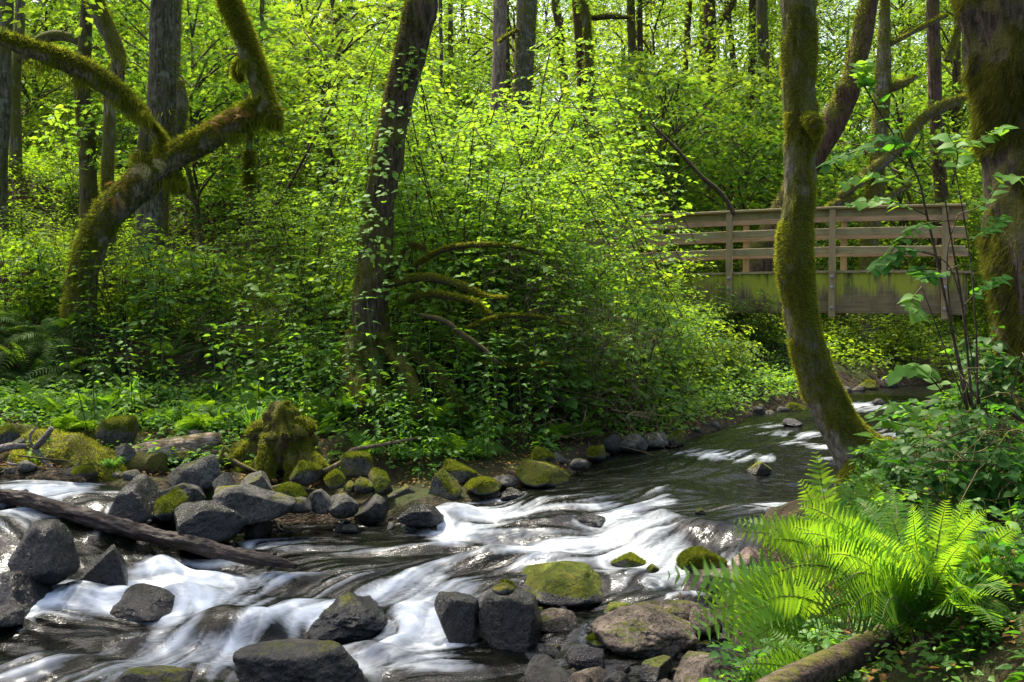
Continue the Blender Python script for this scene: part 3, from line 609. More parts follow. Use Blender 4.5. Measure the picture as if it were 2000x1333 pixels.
# ---------------------------------------------------------------- water surface
def build_water():
    x0,x1,y0,y1,cs=-7.2,6.4,4.0,20.0,.02
    gx=np.arange(x0,x1,cs); gy=np.arange(y0,y1,cs); nx,ny=len(gx),len(gy)
    # arrows of the current, read off the streaks in the photograph
    AR=[((1800,765),(1700,790)),((1700,790),(1620,840)),((1620,840),(1530,880)),((1530,880),(1440,920)),((1440,930),(1360,990)),((1360,1000),(1290,1060)),((1450,1070),(1350,1080)),((1250,960),(1150,1000)),((1300,1000),(1180,1030)),((1150,1000),(1020,1030)),
        ((1120,960),(1020,990)),((1180,1050),(1060,1080)),((1050,1010),(930,1020)),((1000,1070),(850,1095)),((1000,1040),(880,1050)),((880,1020),(780,1040)),((900,1060),(740,1085)),((760,1050),(620,1050)),((850,1110),(760,1170)),((700,1070),(560,1085)),((640,1110),(480,1150)),((700,1120),(560,1190)),((820,1150),(760,1230)),
        ((520,1150),(430,1200)),((560,1180),(520,1260)),((740,1230),(660,1290)),((860,1240),(780,1270)),((700,1280),(560,1300)),((470,1210),(400,1260)),((430,1200),(380,1240)),((400,1240),(270,1300)),((500,1270),(400,1320)),((270,1270),(120,1310)),((120,1290),(-60,1333)),((300,1300),(180,1360)),
        ((1100,1130),(1000,1140)),((1250,1150),(1150,1180)),((1300,1160),(1210,1170)),((1150,1220),(1060,1290)),((1060,1290),(950,1320)),((950,1300),(820,1310)),((1350,1290),(1220,1300)),((1200,1300),(1100,1330)),
        ((-60,950),(100,960)),((100,965),(200,985)),((0,985),(90,1012)),((90,1010),(160,1050)),((160,1035),(220,1090)),((230,1015),(235,1050)),((250,1060),(330,1110)),((330,1080),(400,1120)),((220,1100),(300,1150)),((60,1140),(140,1180)),((110,1160),(240,1180)),((330,1140),(450,1150)),((100,1220),(220,1235)),((400,1120),(500,1130)),((20,1240),(120,1270)),((350,1190),(390,1220))]
    AP=[];AD=[]
    for a,b in AR:
        p=Gw(*a);q=Gw(*b); AP.append((p[:2]+q[:2])/2); AD.append((q-p)[:2]/np.linalg.norm((q-p)[:2]))
    AP=np.array(AP);AD=np.array(AD)
    X,Y=np.meshgrid(gx,gy); 
    def field(X,Y):
        sh=X.shape; x=X.ravel();y=Y.ravel(); U=np.zeros((len(x),2))
        for i in range(0,len(x),80000):
            s=slice(i,i+80000); r2=(x[s,None]-AP[:,0])**2+(y[s,None]-AP[:,1])**2
            w=1/(r2+.04)**1.6; U[s]=(w@AD)/w.sum(1)[:,None]
        # slip round the stones
        for (ox,oy,a,b,hh) in OBST:
            ex=(x-ox)/(a*1.05+.02); ey=(y-oy)/(b*1.05+.02); r=np.sqrt(ex*ex+ey*ey)+1e-6
            k=np.exp(-np.maximum(r-1,0)*2.2); m_=k>.03
            nx_=ex/r; ny_=ey/r; dn=U[:,0]*nx_+U[:,1]*ny_
            U[m_,0]-=(dn*nx_*k)[m_]; U[m_,1]-=(dn*ny_*k)[m_]
        n=np.stack([x,y,0*x],-1); ang=(fbm(n*1.7,3,21)-.5)*1.3
        c,s_=np.cos(ang),np.sin(ang); U=np.stack([U[:,0]*c-U[:,1]*s_,U[:,0]*s_+U[:,1]*c],-1)
        U/= (np.linalg.norm(U,axis=1,keepdims=True)+1e-6); return U.reshape(sh+(2,))
    # coarse field then sampled
    st=4; U=field(X[::st,::st],Y[::st,::st]); cny,cnx=U.shape[:2]
    def bil(A,fx,fy):
        fx=np.clip(fx,0,A.shape[1]-1.001); fy=np.clip(fy,0,A.shape[0]-1.001); i=fx.astype(np.int32); j=fy.astype(np.int32); a=(fx-i);b=(fy-j)
        if A.ndim==3: a=a[...,None];b=b[...,None]
        return A[j,i]*(1-a)*(1-b)+A[j,i+1]*a*(1-b)+A[j+1,i]*(1-a)*b+A[j+1,i+1]*a*b
    r=np.random.default_rng(3)
    n1=r.random((ny,nx)).astype(np.float32); n2=r.random((ny//3+2,nx//3+2)).astype(np.float32); n3=r.random((ny//9+2,nx//9+2)).astype(np.float32)
    def lic(steps,ds):
        acc=[0,0,0]; wt=0
        for sg in (1,-1):
            px=np.tile(np.arange(nx,dtype=np.float32),(ny,1)); py=np.tile(np.arange(ny,dtype=np.float32)[:,None],(1,nx))
            for k in range(steps):
                w=math.cos(k/steps*math.pi/2)**2
                j=np.clip(py,0,ny-1).astype(np.int32); i=np.clip(px,0,nx-1).astype(np.int32)
                acc[0]=acc[0]+w*n1[j,i]; acc[1]=acc[1]+w*bil(n2,px/3,py/3); acc[2]=acc[2]+w*bil(n3,px/9,py/9); wt+=w
                ji=np.clip((py/st+.5).astype(np.int32),0,cny-1); ii=np.clip((px/st+.5).astype(np.int32),0,cnx-1)
                u=U[ji,ii]; px=px+sg*ds*u[...,0].astype(np.float32); py=py+sg*ds*u[...,1].astype(np.float32)
        out=[]
        for a in acc:
            a=a/wt; a=(a-a.mean())/a.std(); out.append(a)
        return out
    L=lic(26,1.5)
    # how white: blobs measured in the photograph (u,v,half width px, half height px, strength)
    FB=[(1000,1000,90,16,.7),(920,1010,70,20,.9),(1100,1060,110,16,.95),(1230,1040,80,20,1.0),(1180,1010,60,14,.6),(1060,1040,90,18,.9),(1200,1000,90,14,.5),(1380,1065,80,13,1.0),(1470,1045,50,20,.8),(1050,1095,50,12,.8),(1330,1090,40,6,.5),(1100,970,110,16,.30),(1240,940,100,16,.16),(1290,980,30,30,.3),
        (960,1060,90,12,.45),(880,1030,30,10,.8),(880,1085,160,12,.30),(700,1075,160,14,.22),(500,1065,70,10,.55),(640,1055,120,10,.25),(760,1130,120,28,.75),(850,1130,90,30,.6),(700,1170,120,30,.9),(620,1190,100,26,1.05),(800,1210,60,40,1.1),(560,1220,110,30,1.1),(520,1185,90,22,.85),(840,1240,60,40,1.0),(760,1270,90,28,1.0),(680,1290,80,20,.9),(600,1270,60,25,1.0),(900,1200,40,40,.9),(930,1150,60,20,.45),
        (330,1080,80,34,1.0),(230,1060,50,30,.9),(180,1040,30,24,.8),(270,1110,70,30,1.1),(400,1120,110,20,1.1),(520,1135,90,14,.8),(340,1150,90,20,1.0),(150,1185,110,16,.95),(250,1180,90,14,.9),(100,1150,60,16,.7),(60,1190,50,14,.8),(380,1180,60,24,.9),(440,1170,70,20,.9),(90,1215,80,18,.65),(60,1005,80,18,1.0),(10,990,60,12,.7),(150,1020,40,16,.8),(115,1020,30,16,.7),(150,962,130,9,.30),(60,955,80,7,.2),(215,975,30,12,.6),(240,1045,24,18,.8),
        (470,1255,90,18,.5),(330,1260,110,26,.35),(400,1290,140,24,.40),(250,1310,180,26,.42),(100,1320,150,24,.45),(50,1300,60,20,.4),(520,1310,70,24,.45),(230,1240,120,10,.22),(860,1300,90,20,.4),(640,1130,200,14,.35),(330,1220,50,14,.7),
        (1400,888,70,9,.9),(1450,895,60,10,.8),(1350,880,50,8,.6),(1580,870,60,8,.8),(1680,840,80,10,.75),(1700,790,90,14,.85),(1760,770,70,10,.9),(1560,850,80,9,.6),(1480,830,90,8,.45),(1620,810,70,7,.6),(1640,900,70,8,.5),(1480,995,50,12,.5),(1510,985,40,10,.5),(1600,960,50,12,.3),(1440,840,100,8,.2),(1250,1150,60,10,.08),(1700,870,60,10,.4)]
    def foam_at(x,y,z):
        d=y; u=1000+F*x/d; v=666.5-F*((z-H)/d*CP+SP)/(CP-(z-H)/d*SP)
        f=0*x
        for (bu,bv,a,b,s) in FB:
            p=Gw(bu,bv); q=Gw(bu,bv+b); ay=abs(p[1]-q[1])+.02; ax=pxm(a,p[1])
            f=f+s*np.exp(-((x-p[0])/ax)**2*.9-((y-p[1])/ay)**2*.9)
        return f/(1+.30*f)
    # water mesh
    wx=graded([(-9,-6,.08,.02),(-6,3.2,.018,.018),(3.2,12,.03,.10)]); wy=graded([(3.4,5.5,.08,.02),(5.5,12,.018,.02),(12,27,.03,.12)])
    X,Y=np.meshgrid(wx,wy); z=wz(X,Y)
    # current lips: extra drop is in wz, humps over sunken stones here (u,v,half width m, half length m, height)
    for (u,v,a,b,h_) in [(945,1075,.36,.16,.10),(1000,1140,.26,.15,.07),(1290,1045,.16,.14,.09),(1250,1070,.3,.16,.07),(1360,1082,.30,.12,.06),(450,1225,.28,.22,.15),(350,1170,.20,.16,.10),(320,1090,.16,.14,.12),(150,1165,.2,.16,.10),(230,1090,.2,.15,.06),(720,1285,.3,.12,.10),(560,1130,.5,.12,.04),(600,1160,.5,.1,-.03),(800,1020,.3,.15,.04),(1060,1050,.3,.12,.05),(1150,1075,.3,.1,.04),(900,1000,.3,.12,.04),(300,1250,.5,.12,.05),(150,1300,.5,.14,.05),(400,1310,.4,.1,.04),(520,1240,.12,.3,.05),(1120,1015,.25,.1,.05),(1450,1065,.2,.1,.05),(470,1085,.18,.1,.06)]:
        p=Gw(u,v); z=z+h_*np.exp(-((X-p[0])/a)**2-((Y-p[1])/b)**2)
    fx=(X-x0)/cs; fy=(Y-y0)/cs
    l1,l2,l3=[bil(a,fx,fy) for a in L]
    p=np.stack([X,Y,0*X],-1)
    fm=foam_at(X,Y,z)
    big=fbm(p*2.2,3,31)-.5
    str_=.45*l1*.6+.8*l2+.5*l3
    tex=np.clip(l1*.30+l2*.62+l3*.42,-2.4,2.4)+big*1.6
    foam=fm*.82-.26+np.sqrt(np.clip(fm,.0,1.2))*tex*.37
    foam=np.maximum(foam,np.clip(.05*tex-.02,0,.14)*sstep(21,14,Y))
    turb=np.clip(fm,0.08,1)
    far_=1/(1+np.maximum(Y-12,0)*.25)
    z=z+(l2*.0045+l3*.009)*(.35+turb)*far_+(fbm(p*3.2,3,33)-.5)*.05*turb+(fbm(p*1.2,2,35)-.5)*.03
    z=z+(fbm(p*np.array([5,9,1.]),2,37)-.5)*.02
    for (ox,oy,a_,b_,hh) in OBST:
        m_=(abs(X-ox)<a_*2+.2)&(abs(Y-oy)<b_*2+.2)
        if not m_.any(): continue
        rr=np.sqrt(((X[m_]-ox)/(a_+.02))**2+((Y[m_]-oy)/(b_+.02))**2); foam[m_]+=np.exp(-((rr-1.06)/.16)**2)*.30*np.clip(fm[m_]*2+.12,0,1)*(1+.5*l2[m_])
    foam=np.clip(foam,0,1.25)
    # stream coordinates for the finest streaks
    ang=np.arctan2(bil(U[...,1],fx/st,fy/st),bil(U[...,0],fx/st,fy/st))
    V,Q=gridmesh(wx,wy,z)
    keep=sdist(V[:,0],V[:,1])<1.2
    Q=Q[keep[Q].all(1)]
    used=np.unique(Q); remap=np.full(len(V),-1); remap[used]=np.arange(len(used))
    c0=X*.0
    # rotate coordinates by the smoothed main direction (slowly varying) 
    ft=l2*.05+l3*.08+Y*.9-X*.25; fs=X*.8+Y*.25
    me=mesh('stream',V[used],[remap[Q]],M['water'],attrs={'foam':foam.ravel()[used],'streak':(.5+.16*str_).ravel()[used],'fs':fs.ravel()[used],'ft':ft.ravel()[used]})
    o=link('stream_water',me); tag(o,'creek water rushing white between the rocks, dark and brown in the pools',None,None,'structure')
build_water()
# ---------------------------------------------------------------- leaf builders
def shrub_mesh(seed,h=1.5,stems=8,spread=.55,leaf=.06,twl=.35,tstep=.09,lstep=.036,tpl=MID,arch=.5,start=.25,flat=.75,thick=.008,bias=(0,0)):
    r=np.random.default_rng(seed); L=MB(); S=MB(); LP=[];LD=[];LN=[];LS=[]
    for k in range(stems):
        a=r.uniform(0,2*math.pi); out=r.uniform(.3,1)*spread*h; hh=h*r.uniform(.65,1.05)
        e=np.array([math.cos(a)*out+bias[0]*hh,math.sin(a)*out+bias[1]*hh,hh]); b=np.array([math.cos(a),math.sin(a),0])*.06*h
        c1=b+np.array([e[0]*.12,e[1]*.12,hh*.45]); c2=b+np.array([e[0]*.5,e[1]*.5,hh*(.85+arch*.12)]); e[2]-=arch*out*.5
        C=catmull([b,c1,c2,e],14); C[1:]+=r.normal(0,.012*h,(13,3))
        S.add(*tube(C,np.linspace(thick,thick*.35,14),4,14)[:2])
        ln=np.linalg.norm(np.diff(C,axis=0),axis=1); tot=ln.sum(); cum=np.concatenate([[0],np.cumsum(ln)])
        s=start*tot
        az=r.uniform(0,6.28)
        while s<tot:
            p=np.array([np.interp(s,cum,C[:,q]) for q in range(3)]); t=s/tot
            az+=2.4+r.normal(0,.4); l=twl*(1.15-.75*t)*r.uniform(.5,1.2)
            d=np.array([math.cos(az),math.sin(az),r.uniform(-.05,.45)]); n=max(2,int(l/lstep))
            q=p+np.outer(np.linspace(0,1,n+1),d*l); q[:,2]-=.25*l*np.linspace(0,1,n+1)**2
            S.add(*tube(q[[0,n//2,n]],[thick*.3,thick*.22,thick*.12],3,3,cap=False)[:2])
            dh=nrm(d*np.array([1,1,.2])); sd=np.array([-dh[1],dh[0],0])
            for i in range(1,n+1):
                sg=1 if i%2 else -1; fw=.55 if i<n else 1.5
                LP.append(q[i]); LD.append(dh*fw+sd*sg*(.9 if i<n else .1)+[0,0,r.uniform(-.45,.15)]); LN.append([r.normal(0,.33),r.normal(0,.33),flat]); LS.append(leaf*r.uniform(.5,1.3))
            s+=tstep*r.uniform(.6,1.4)
    place(L,tpl,LP,LD,LN,LS,0,1.0+.0)
    return L,S
def proto_shrub(name,seed,label,cat,mleaf,mstem=None,**k):
    L,S=shrub_mesh(seed,**k); t=thing(name,label,cat)
    L.build('foliage',M[mleaf],t); S.build('stems',M[mstem or 'twig'],t); return t
def crown_mesh(seed,R=(3.4,3.4,3.2),clusters=85,per=62,leaf=.13,cr=.75,hollow=.35,tpl=LOW,z0=0):
    r=np.random.default_rng(seed); L=MB(); LP=[];LD=[];LN=[];LS=[]
    for c in range(clusters):
        d=nrm(r.normal(size=3)); rad=r.uniform(hollow,1)**.5; ctr=d*rad*np.array(R); 
        base=np.array([0,0,ctr[2]*.8-.5-.25*np.hypot(ctr[0],ctr[1])]) ; mid=(base+ctr)/2+np.array([r.normal(0,.3),r.normal(0,.3),.35])
        if c%3==0: L.add(*tube([base,mid,ctr],[.035,.02,.006],4,7,cap=False)[:2],m=1)
        th=r.normal(0,.22,2); n=int(per*r.uniform(.6,1.3)); k=cr*r.uniform(.7,1.3)
        rho=np.sqrt(r.uniform(0,1,n))*k; ph=r.uniform(0,6.28,n)
        lay=r.integers(0,3,n)*.16*cr
        pos=np.stack([rho*np.cos(ph),rho*np.sin(ph),-.22*rho**2/k+lay+r.normal(0,.03,n)],-1)
        pos[:,2]+=pos[:,0]*th[0]+pos[:,1]*th[1]
        LP.append(ctr+pos); LD.append(np.stack([np.cos(ph)+r.normal(0,.6,n),np.sin(ph)+r.normal(0,.6,n),r.uniform(-.7,.0,n)],-1))
        LN.append(np.stack([r.normal(0,.35,n),r.normal(0,.35,n),np.full(n,.8)],-1)); LS.append(leaf*r.uniform(.6,1.2,n))
    place(L,tpl,np.concatenate(LP),np.concatenate(LD),np.concatenate(LN),np.concatenate(LS),0,1.25)
    return mesh_of(L,'crown_leaves',[M['leaf_tree'],M['twig']])
def mesh_of(mb,name,mats,smooth=True):
    ks=sorted(mb.F); return mesh(name,np.concatenate(mb.V),[np.concatenate(mb.F[k]) for k in ks],mats,[k[0] for k in ks],smooth)
def fuzz(info_list,n,length,width,mat_,parent,up=.3,grav=.6,seed=1,thr=.45,name='moss',vmax=None,side=0.0,origin=None):
    """tufts of moss rooted in the bark"""
    r=np.random.default_rng(seed); mb=MB(); P_=[];D_=[]
    tot=sum(len(i['C']) for i in info_list)
    for inf in info_list:
        C,R,D,rr=inf['C'],inf['R'],inf['D'],inf['rr']; m=int(n*len(C)/tot*1.0)
        i=r.integers(0,len(C)-1,m); j=r.integers(0,D.shape[1],m); t=r.uniform(0,1,m)[:,None]; jt=(j+1)%D.shape[1]; s=r.uniform(0,1,m)[:,None]
        d=nrm(D[i,j]*(1-s)+D[i,jt]*s); rad=rr[i,j][:,None]*(1-s)+rr[i,jt][:,None]*s
        p=(C[i]*(1-t)+C[i+1]*t)+d*rad*.97
        w=fbm(p*3.5,3,seed)+up*d[:,2]+side*d[:,0]; k=w>thr
        P_.append(p[k]);D_.append(d[k])
    p=np.concatenate(P_);d=np.concatenate(D_); m=len(p)
    dr=nrm(d*.9+np.stack([r.normal(0,.4,m),r.normal(0,.4,m),r.normal(0,.3,m)-grav],-1)); L=length*r.uniform(.4,1.3,m)
    side_=nrm(np.cross(dr,r.normal(size=(m,3)))); 
    a=p-side_*width/2; b=p+side_*width/2; c=p+dr*L[:,None]; 
    V=np.stack([a,b,c],1).reshape(-1,3); mb.add(V,[np.arange(3*m).reshape(-1,3)])
    if origin is not None: return mb.build(name,M[mat_],parent,origin=origin)
    return mb.build(name,M[mat_],parent)
# ---------------------------------------------------------------- crowns shared by the trees
CR=[crown_mesh(500+i) for i in range(4)]
CRS=[crown_mesh(520+i,R=(3.0,3.0,1.9),clusters=46,per=46,leaf=.14,cr=.8) for i in range(3)]   # open crowns
def add_crown(t,loc,s,k=0,rz=0,open_=False,name='crown'):
    o=link(name,(CRS[k%3] if open_ else CR[k%4]),t,loc); o.scale=(s,s,s); o.rotation_euler=(0,0,rz); return o
CRM=[crown_mesh(540+i,R=(2.6,2.6,1.8),clusters=44,per=34,leaf=.19,cr=.8,tpl=MAPLE) for i in range(3)]
def trunk_px(pts,mat_,label,cat='tree',name='tree',group=None,sides=20,lump=.12,ridge=.08,seed=0,extra=(),moss=None,crown=(),res=.08,foot=0.0):
    """pts: (u,v,distance,width px) up the trunk"""
    C=np.array([P(u,v,d) for u,v,d,w in pts]); R=[pxm(w,d)/2*(.88 if w>40 else 1) for u,v,d,w in pts]
    org=C[0].copy(); org[2]=gz(org[0],org[1]) if foot==0 else C[0][2]
    t=thing(name,label,cat,org,group=group)
    ln=np.linalg.norm(np.diff(C,axis=0),axis=1).sum(); infos=[]
    if C[0][2]>org[2]-.3: C=np.vstack([[C[0][0],C[0][1],org[2]-.35],C]) if C[0][2]-org[2]>.25 else np.vstack([C[0]-[0,0,.4],C]); R=[R[0]*1.15]+R
    V,f,inf=tube(C-org,R,sides,max(8,int(ln/res)),lump,ridge,seed,freq=2.6); mb=MB(); mb.add(V,f); mb.build('trunk',M[mat_],t); infos.append(inf)
    for k,(bp,nm_) in enumerate(extra):
        C2=np.array([P(u,v,d) for u,v,d,w in bp])-org; R2=[pxm(w,d)/2 for u,v,d,w in bp]
        l2=np.linalg.norm(np.diff(C2,axis=0),axis=1).sum()
        V,f,inf=tube(C2,R2,max(6,sides//2),max(6,int(l2/res)),lump,ridge,seed+k+1,freq=3.5); mb=MB(); mb.add(V,f); mb.build(nm_,M[mat_],t); infos.append(inf)
    if moss: fuzz(infos,parent=t,seed=seed+50,**moss)
    for (cx,cy,cz,s,k,op) in crown: add_crown(t,np.array([cx,cy,cz])-org,s,k,k*1.3,op)
    return t
mw=dict(length=.05,width=.012)
# the leaning mossy maple on the left bank
T1=trunk_px([(150,640,15.5,66),(158,580,15.5,60),(172,500,15.5,58),(205,430,15.5,64),(262,372,15.5,66),(330,315,15.4,60),(400,274,15.3,52),(460,240,15.2,58),(508,212,15.1,60),(512,185,15.1,48),(497,130,15.1,42),(476,70,15.1,38),(448,0,15.1,38),(420,-60,15.1,34),(400,-200,15.0,30),(360,-420,15,22)],
 'bark_mossy','thick mossy maple that leans right, then bends up at an elbow, on the left bank',seed=3,lump=.26,ridge=.16,sides=32,res=.05,
 extra=[([(318,300,15.4,26),(312,270,15.4,20),(290,245,15.35,20),(262,215,15.3,36),(215,172,15.2,42),(150,130,15.1,40),(85,105,15.0,38),(10,78,14.9,32),(-80,40,14.8,28)],'branch'),
        ([(505,205,15.1,40),(530,215,15.05,34),(538,240,15.0,20),(536,252,15,6)],'burl'),([(290,300,15.4,44),(282,330,15.4,50),(300,345,15.4,30)],'burl'),([(470,160,15.1,12),(460,135,15.1,10),(466,122,15.1,8),(478,118,15.1,8)],'branch'),
        ([(340,345,15.4,24),(348,362,15.35,26),(352,378,15.3,12)],'burl')],
 moss=dict(n=80000,length=.075,width=.012,mat_='moss_tuft',up=.35,grav=.5,thr=.44),
 crown=[(-5.6,12.2,8.0,.95,0,False),(-7.6,10.8,8.6,.9,1,True)])  # unseen crowns, set sunward of the left rapid to shade its water
# epiphytic fern fronds hanging on it come with the ferns below
T2=trunk_px([(296,430,18.5,70),(305,350,18.5,68),(315,240,18.5,66),(320,120,18.5,66),(324,0,18.5,66),(328,-150,18.5,60),(335,-500,18.5,40)],'bark_grey','straight grey-barked tree with yellow moss edges right behind the leaning maple',seed=5,lump=.10,sides=22,
 extra=[([(352,160,18.3,14),(356,200,18.25,22),(354,240,18.25,18),(350,262,18.3,8)],'moss_pad'),([(283,230,18.3,14),(278,290,18.3,20),(282,330,18.3,10)],'moss_pad')],moss=dict(n=14000,length=.06,width=.014,mat_='moss_tuft',up=.1,grav=.5,thr=.56,side=.12),crown=[(-5.2,18.6,9.6,.9,0,True),(-7.6,18.6,9.4,.9,1,True)])  # both crowns hang above the view, added to darken the left bank
trunk_px([(212,400,16.8,26),(210,330,16.8,24),(214,240,16.8,22),(216,170,16.8,22),(232,110,16.8,26),(205,50,16.8,34),(186,0,16.8,34),(175,-80,16.8,28),(160,-300,16.8,20)],'bark_mossy','slender crooked trunk between the leaning maple and the dark undergrowth',seed=7,extra=[([(214,90,16.8,24),(232,120,16.7,20),(240,160,16.7,8)],'burl')],moss=dict(n=9000,length=.05,width=.012,mat_='moss_tuft',up=.3,grav=.4,thr=.5),crown=[(-6.6,17,8.8,.8,0,True)])
trunk_px([(172,330,21,34),(168,250,21,32),(160,180,21,30),(165,100,21,26),(170,0,21,22),(175,-200,21,18)],'bark_dark','dark trunk in the shade behind the long mossy branch',seed=8,crown=[(-8.3,22,9.5,1.0,1,True)],moss=dict(n=5000,length=.06,width=.015,mat_='moss_dark',up=.1,grav=.5,thr=.5))
trunk_px([(0,330,19,28),(5,220,19,30),(8,100,19,28),(12,0,19,26),(14,-200,19,20)],'bark_grey','grey trunk at the very left border of the photo',seed=9,crown=[])
trunk_px([(30,240,23,22),(28,160,23,24),(34,110,23,20),(40,0,23,18),(40,-200,23,14)],'bark_mossy','mossy trunk just right of the grey trunk on the left border',seed=10,extra=[([(40,120,23,18),(80,78,23,22),(120,70,23,20),(165,85,23,14),(190,95,23,6)],'branch')],crown=[])
# dark leaning trunk in the middle
T3=trunk_px([(722,700,13.1,110),(722,640,13.1,84),(728,560,13.1,74),(735,480,13.1,70),(742,400,13.1,70),(757,300,13.0,66),(778,200,12.9,64),(798,110,12.8,66),(815,40,12.7,68),(828,-20,12.7,66),(850,-150,12.6,56),(880,-420,12.4,40)],
 'bark_dark','dark trunk leaning right on flared roots at the middle of the left bank',seed=12,lump=.18,ridge=.20,sides=36,res=.05,
 extra=[([(750,660,13.0,40),(775,700,12.8,40),(800,740,12.5,34),(815,790,12.2,24),(820,815,12.0,14)],'root'),([(700,650,13.0,44),(690,700,12.8,42),(700,750,12.4,32),(705,800,12.0,18)],'root'),([(770,680,13.0,36),(840,720,12.8,36),(880,770,12.4,28),(915,810,12.1,14)],'root'),([(720,690,12.9,50),(735,760,12.5,36),(740,800,12.1,20)],'root'),
        ([(760,560,13.1,12),(775,520,13,8),(800,480,12.9,7),(830,487,12.8,8)],'branch')],
 moss=dict(n=26000,length=.045,width=.012,mat_='moss_dark',up=.2,grav=.4,thr=.5,side=-.2),crown=[(-2.8,11.6,8.2,.95,1,True),(-4.4,10.6,8.8,.85,2,True)])  # out-of-view crowns added to keep direct sun off the creek
# curved mossy trunk on the right bank
T4=trunk_px([(1722,940,9.15,190),(1684,892,9.15,112),(1640,830,9.15,88),(1606,760,9.15,82),(1582,690,9.15,76),(1565,620,9.15,72),(1556,560,9.15,74),(1552,510,9.15,76),(1555,440,9.15,70),(1563,370,9.15,70),(1562,300,9.15,70),(1567,250,9.15,80),(1560,180,9.15,76),(1561,90,9.15,74),(1560,0,9.15,78),(1560,-100,9.15,72),(1550,-400,9.15,56),(1530,-800,9.1,40)],
 'bark_mossy','curved mossy trunk rising from the right bank in front of the bridge',seed=15,lump=.15,ridge=.16,sides=44,res=.03,
 extra=[([(1700,900,9.1,60),(1745,925,9.0,44),(1790,950,8.9,30),(1830,975,8.8,16)],'root'),([(1690,910,9.1,60),(1660,935,8.9,40),(1640,955,8.8,20)],'root'),([(1575,232,9.0,24),(1590,240,8.9,30),(1598,262,8.92,14)],'burl')],
 moss=dict(n=110000,length=.032,width=.006,mat_='moss_tuft',up=.1,grav=.45,thr=.46),crown=[(3.9,10.4,8.0,.85,3,True),(.4,9.3,8.8,.8,0,True)])  # the last crown is unseen, added to cast shade on the right bank
# giant at the right border
T5=trunk_px([(2085,880,6.4,330),(2075,760,6.4,262),(2062,600,6.4,262),(2050,450,6.4,262),(2042,300,6.4,268),(2030,180,6.4,280),(2016,60,6.4,294),(2010,-60,6.4,310),(2010,-300,6.4,300),(2010,-900,6.4,220)],
 'bark_dark','massive dark trunk hung with moss at the right border of the photo',seed=19,lump=.10,ridge=.14,sides=56,res=.05,
 moss=dict(n=150000,length=.07,width=.006,mat_='moss_dark',up=.0,grav=1.3,thr=.46),crown=[(4.2,7.4,7.6,1.0,1,True)])
# trees beyond the bridge
trunk_px([(1478,520,26,70),(1500,470,26,60),(1535,400,26,54),(1580,320,26,56),(1625,240,26,58),(1660,170,26,48),(1680,90,26,44),(1698,0,26,42),(1715,-120,26,36),(1730,-350,26,26)],'bark_brown','leaning brown trunk crossing behind the curved mossy one, beyond the bridge',seed=21,extra=[([(1640,215,26,40),(1648,180,25.8,30),(1640,165,25.8,18)],'burl')],moss=dict(n=9000,length=.08,width=.02,mat_='moss_tuft',up=.3,grav=.3,thr=.5,side=-.3),crown=[(8,27,12,1.3,0,True)])
trunk_px([(1695,540,25,42),(1700,440,25,36),(1708,380,25,34),(1716,290,25,30),(1722,200,25,32),(1726,110,25,26),(1728,0,25,20),(1730,-200,25,14)],'bark_mossy','thin upright mossy trunk right of the leaning brown one, beyond the bridge',seed=23,
 extra=[([(1640,385,24.8,16),(1690,345,24.8,24),(1760,285,24.8,22),(1800,235,24.8,20),(1850,205,24.8,22),(1890,190,24.8,12)],'branch'),([(1722,180,25,16),(1760,165,24.9,16),(1790,150,24.9,10)],'branch'),([(1600,420,24.8,14),(1650,392,24.8,16),(1700,402,24.8,14),(1780,360,24.8,9)],'branch'),([(1716,100,25,10),(1790,60,25,9),(1850,30,25,9)],'branch'),([(1850,120,24.8,14),(1870,60,24.8,10),(1880,20,24.8,10)],'branch')],moss=dict(n=16000,length=.07,width=.018,mat_='moss_tuft',up=.3,grav=.3,thr=.42),crown=[])
trunk_px([(1840,420,28,26),(1832,300,28,26),(1826,170,28,26),(1822,0,28,24),(1822,-200,28,18)],'bark_brown','reddish trunk half hidden behind the massive right-hand trunk',seed=24,crown=[])
bt=[(1008,300,1030,0,29,44,'bark_grey','stout grey lichened trunk above the middle of the big bush',31),(968,240,978,0,30,26,'bark_pale','pale peeling trunk just left of the stout grey one',32),(1140,200,1128,0,34,22,'bark_brown','brown trunk with a mossy side limb, upper middle of the photo',33),
 (1150,130,1140,0,33,15,'bark_mossy','thin knotted mossy trunk touching the brown one with the side limb',34),(1232,190,1232,0,36,16,'bark_dark','thin dark trunk standing upright over the right part of the bush',35),(1388,110,1385,0,38,22,'bark_brown','short-looking trunk with a fork, seen high over the bridge',36),
 (1338,130,1344,40,40,12,'bark_brown','thin reddish trunk left of the forked one',37),(1490,220,1488,0,35,22,'bark_dark','dark ivy-clad trunk left of the curved mossy one',38),(1465,200,1470,0,38,14,'bark_brown','thin brown trunk beside the ivy-clad one',39),(762,70,766,0,30,20,'bark_mossy','mossy trunk peeping out left of the dark leaning trunk at the top',40),
 (508,90,512,0,24,9,'bark_grey','pole-thin grey sapling right of the elbow branch',41),(860,200,860,0,30,7,'bark_grey','pole-thin sapling right of the dark leaning trunk',42),(1095,100,1085,0,40,16,'bark_brown','distant forked brown trunk in the upper middle',43),(487,350,484,240,19.5,14,'bark_mossy','thin mossy stem under the elbow of the leaning maple',44)]
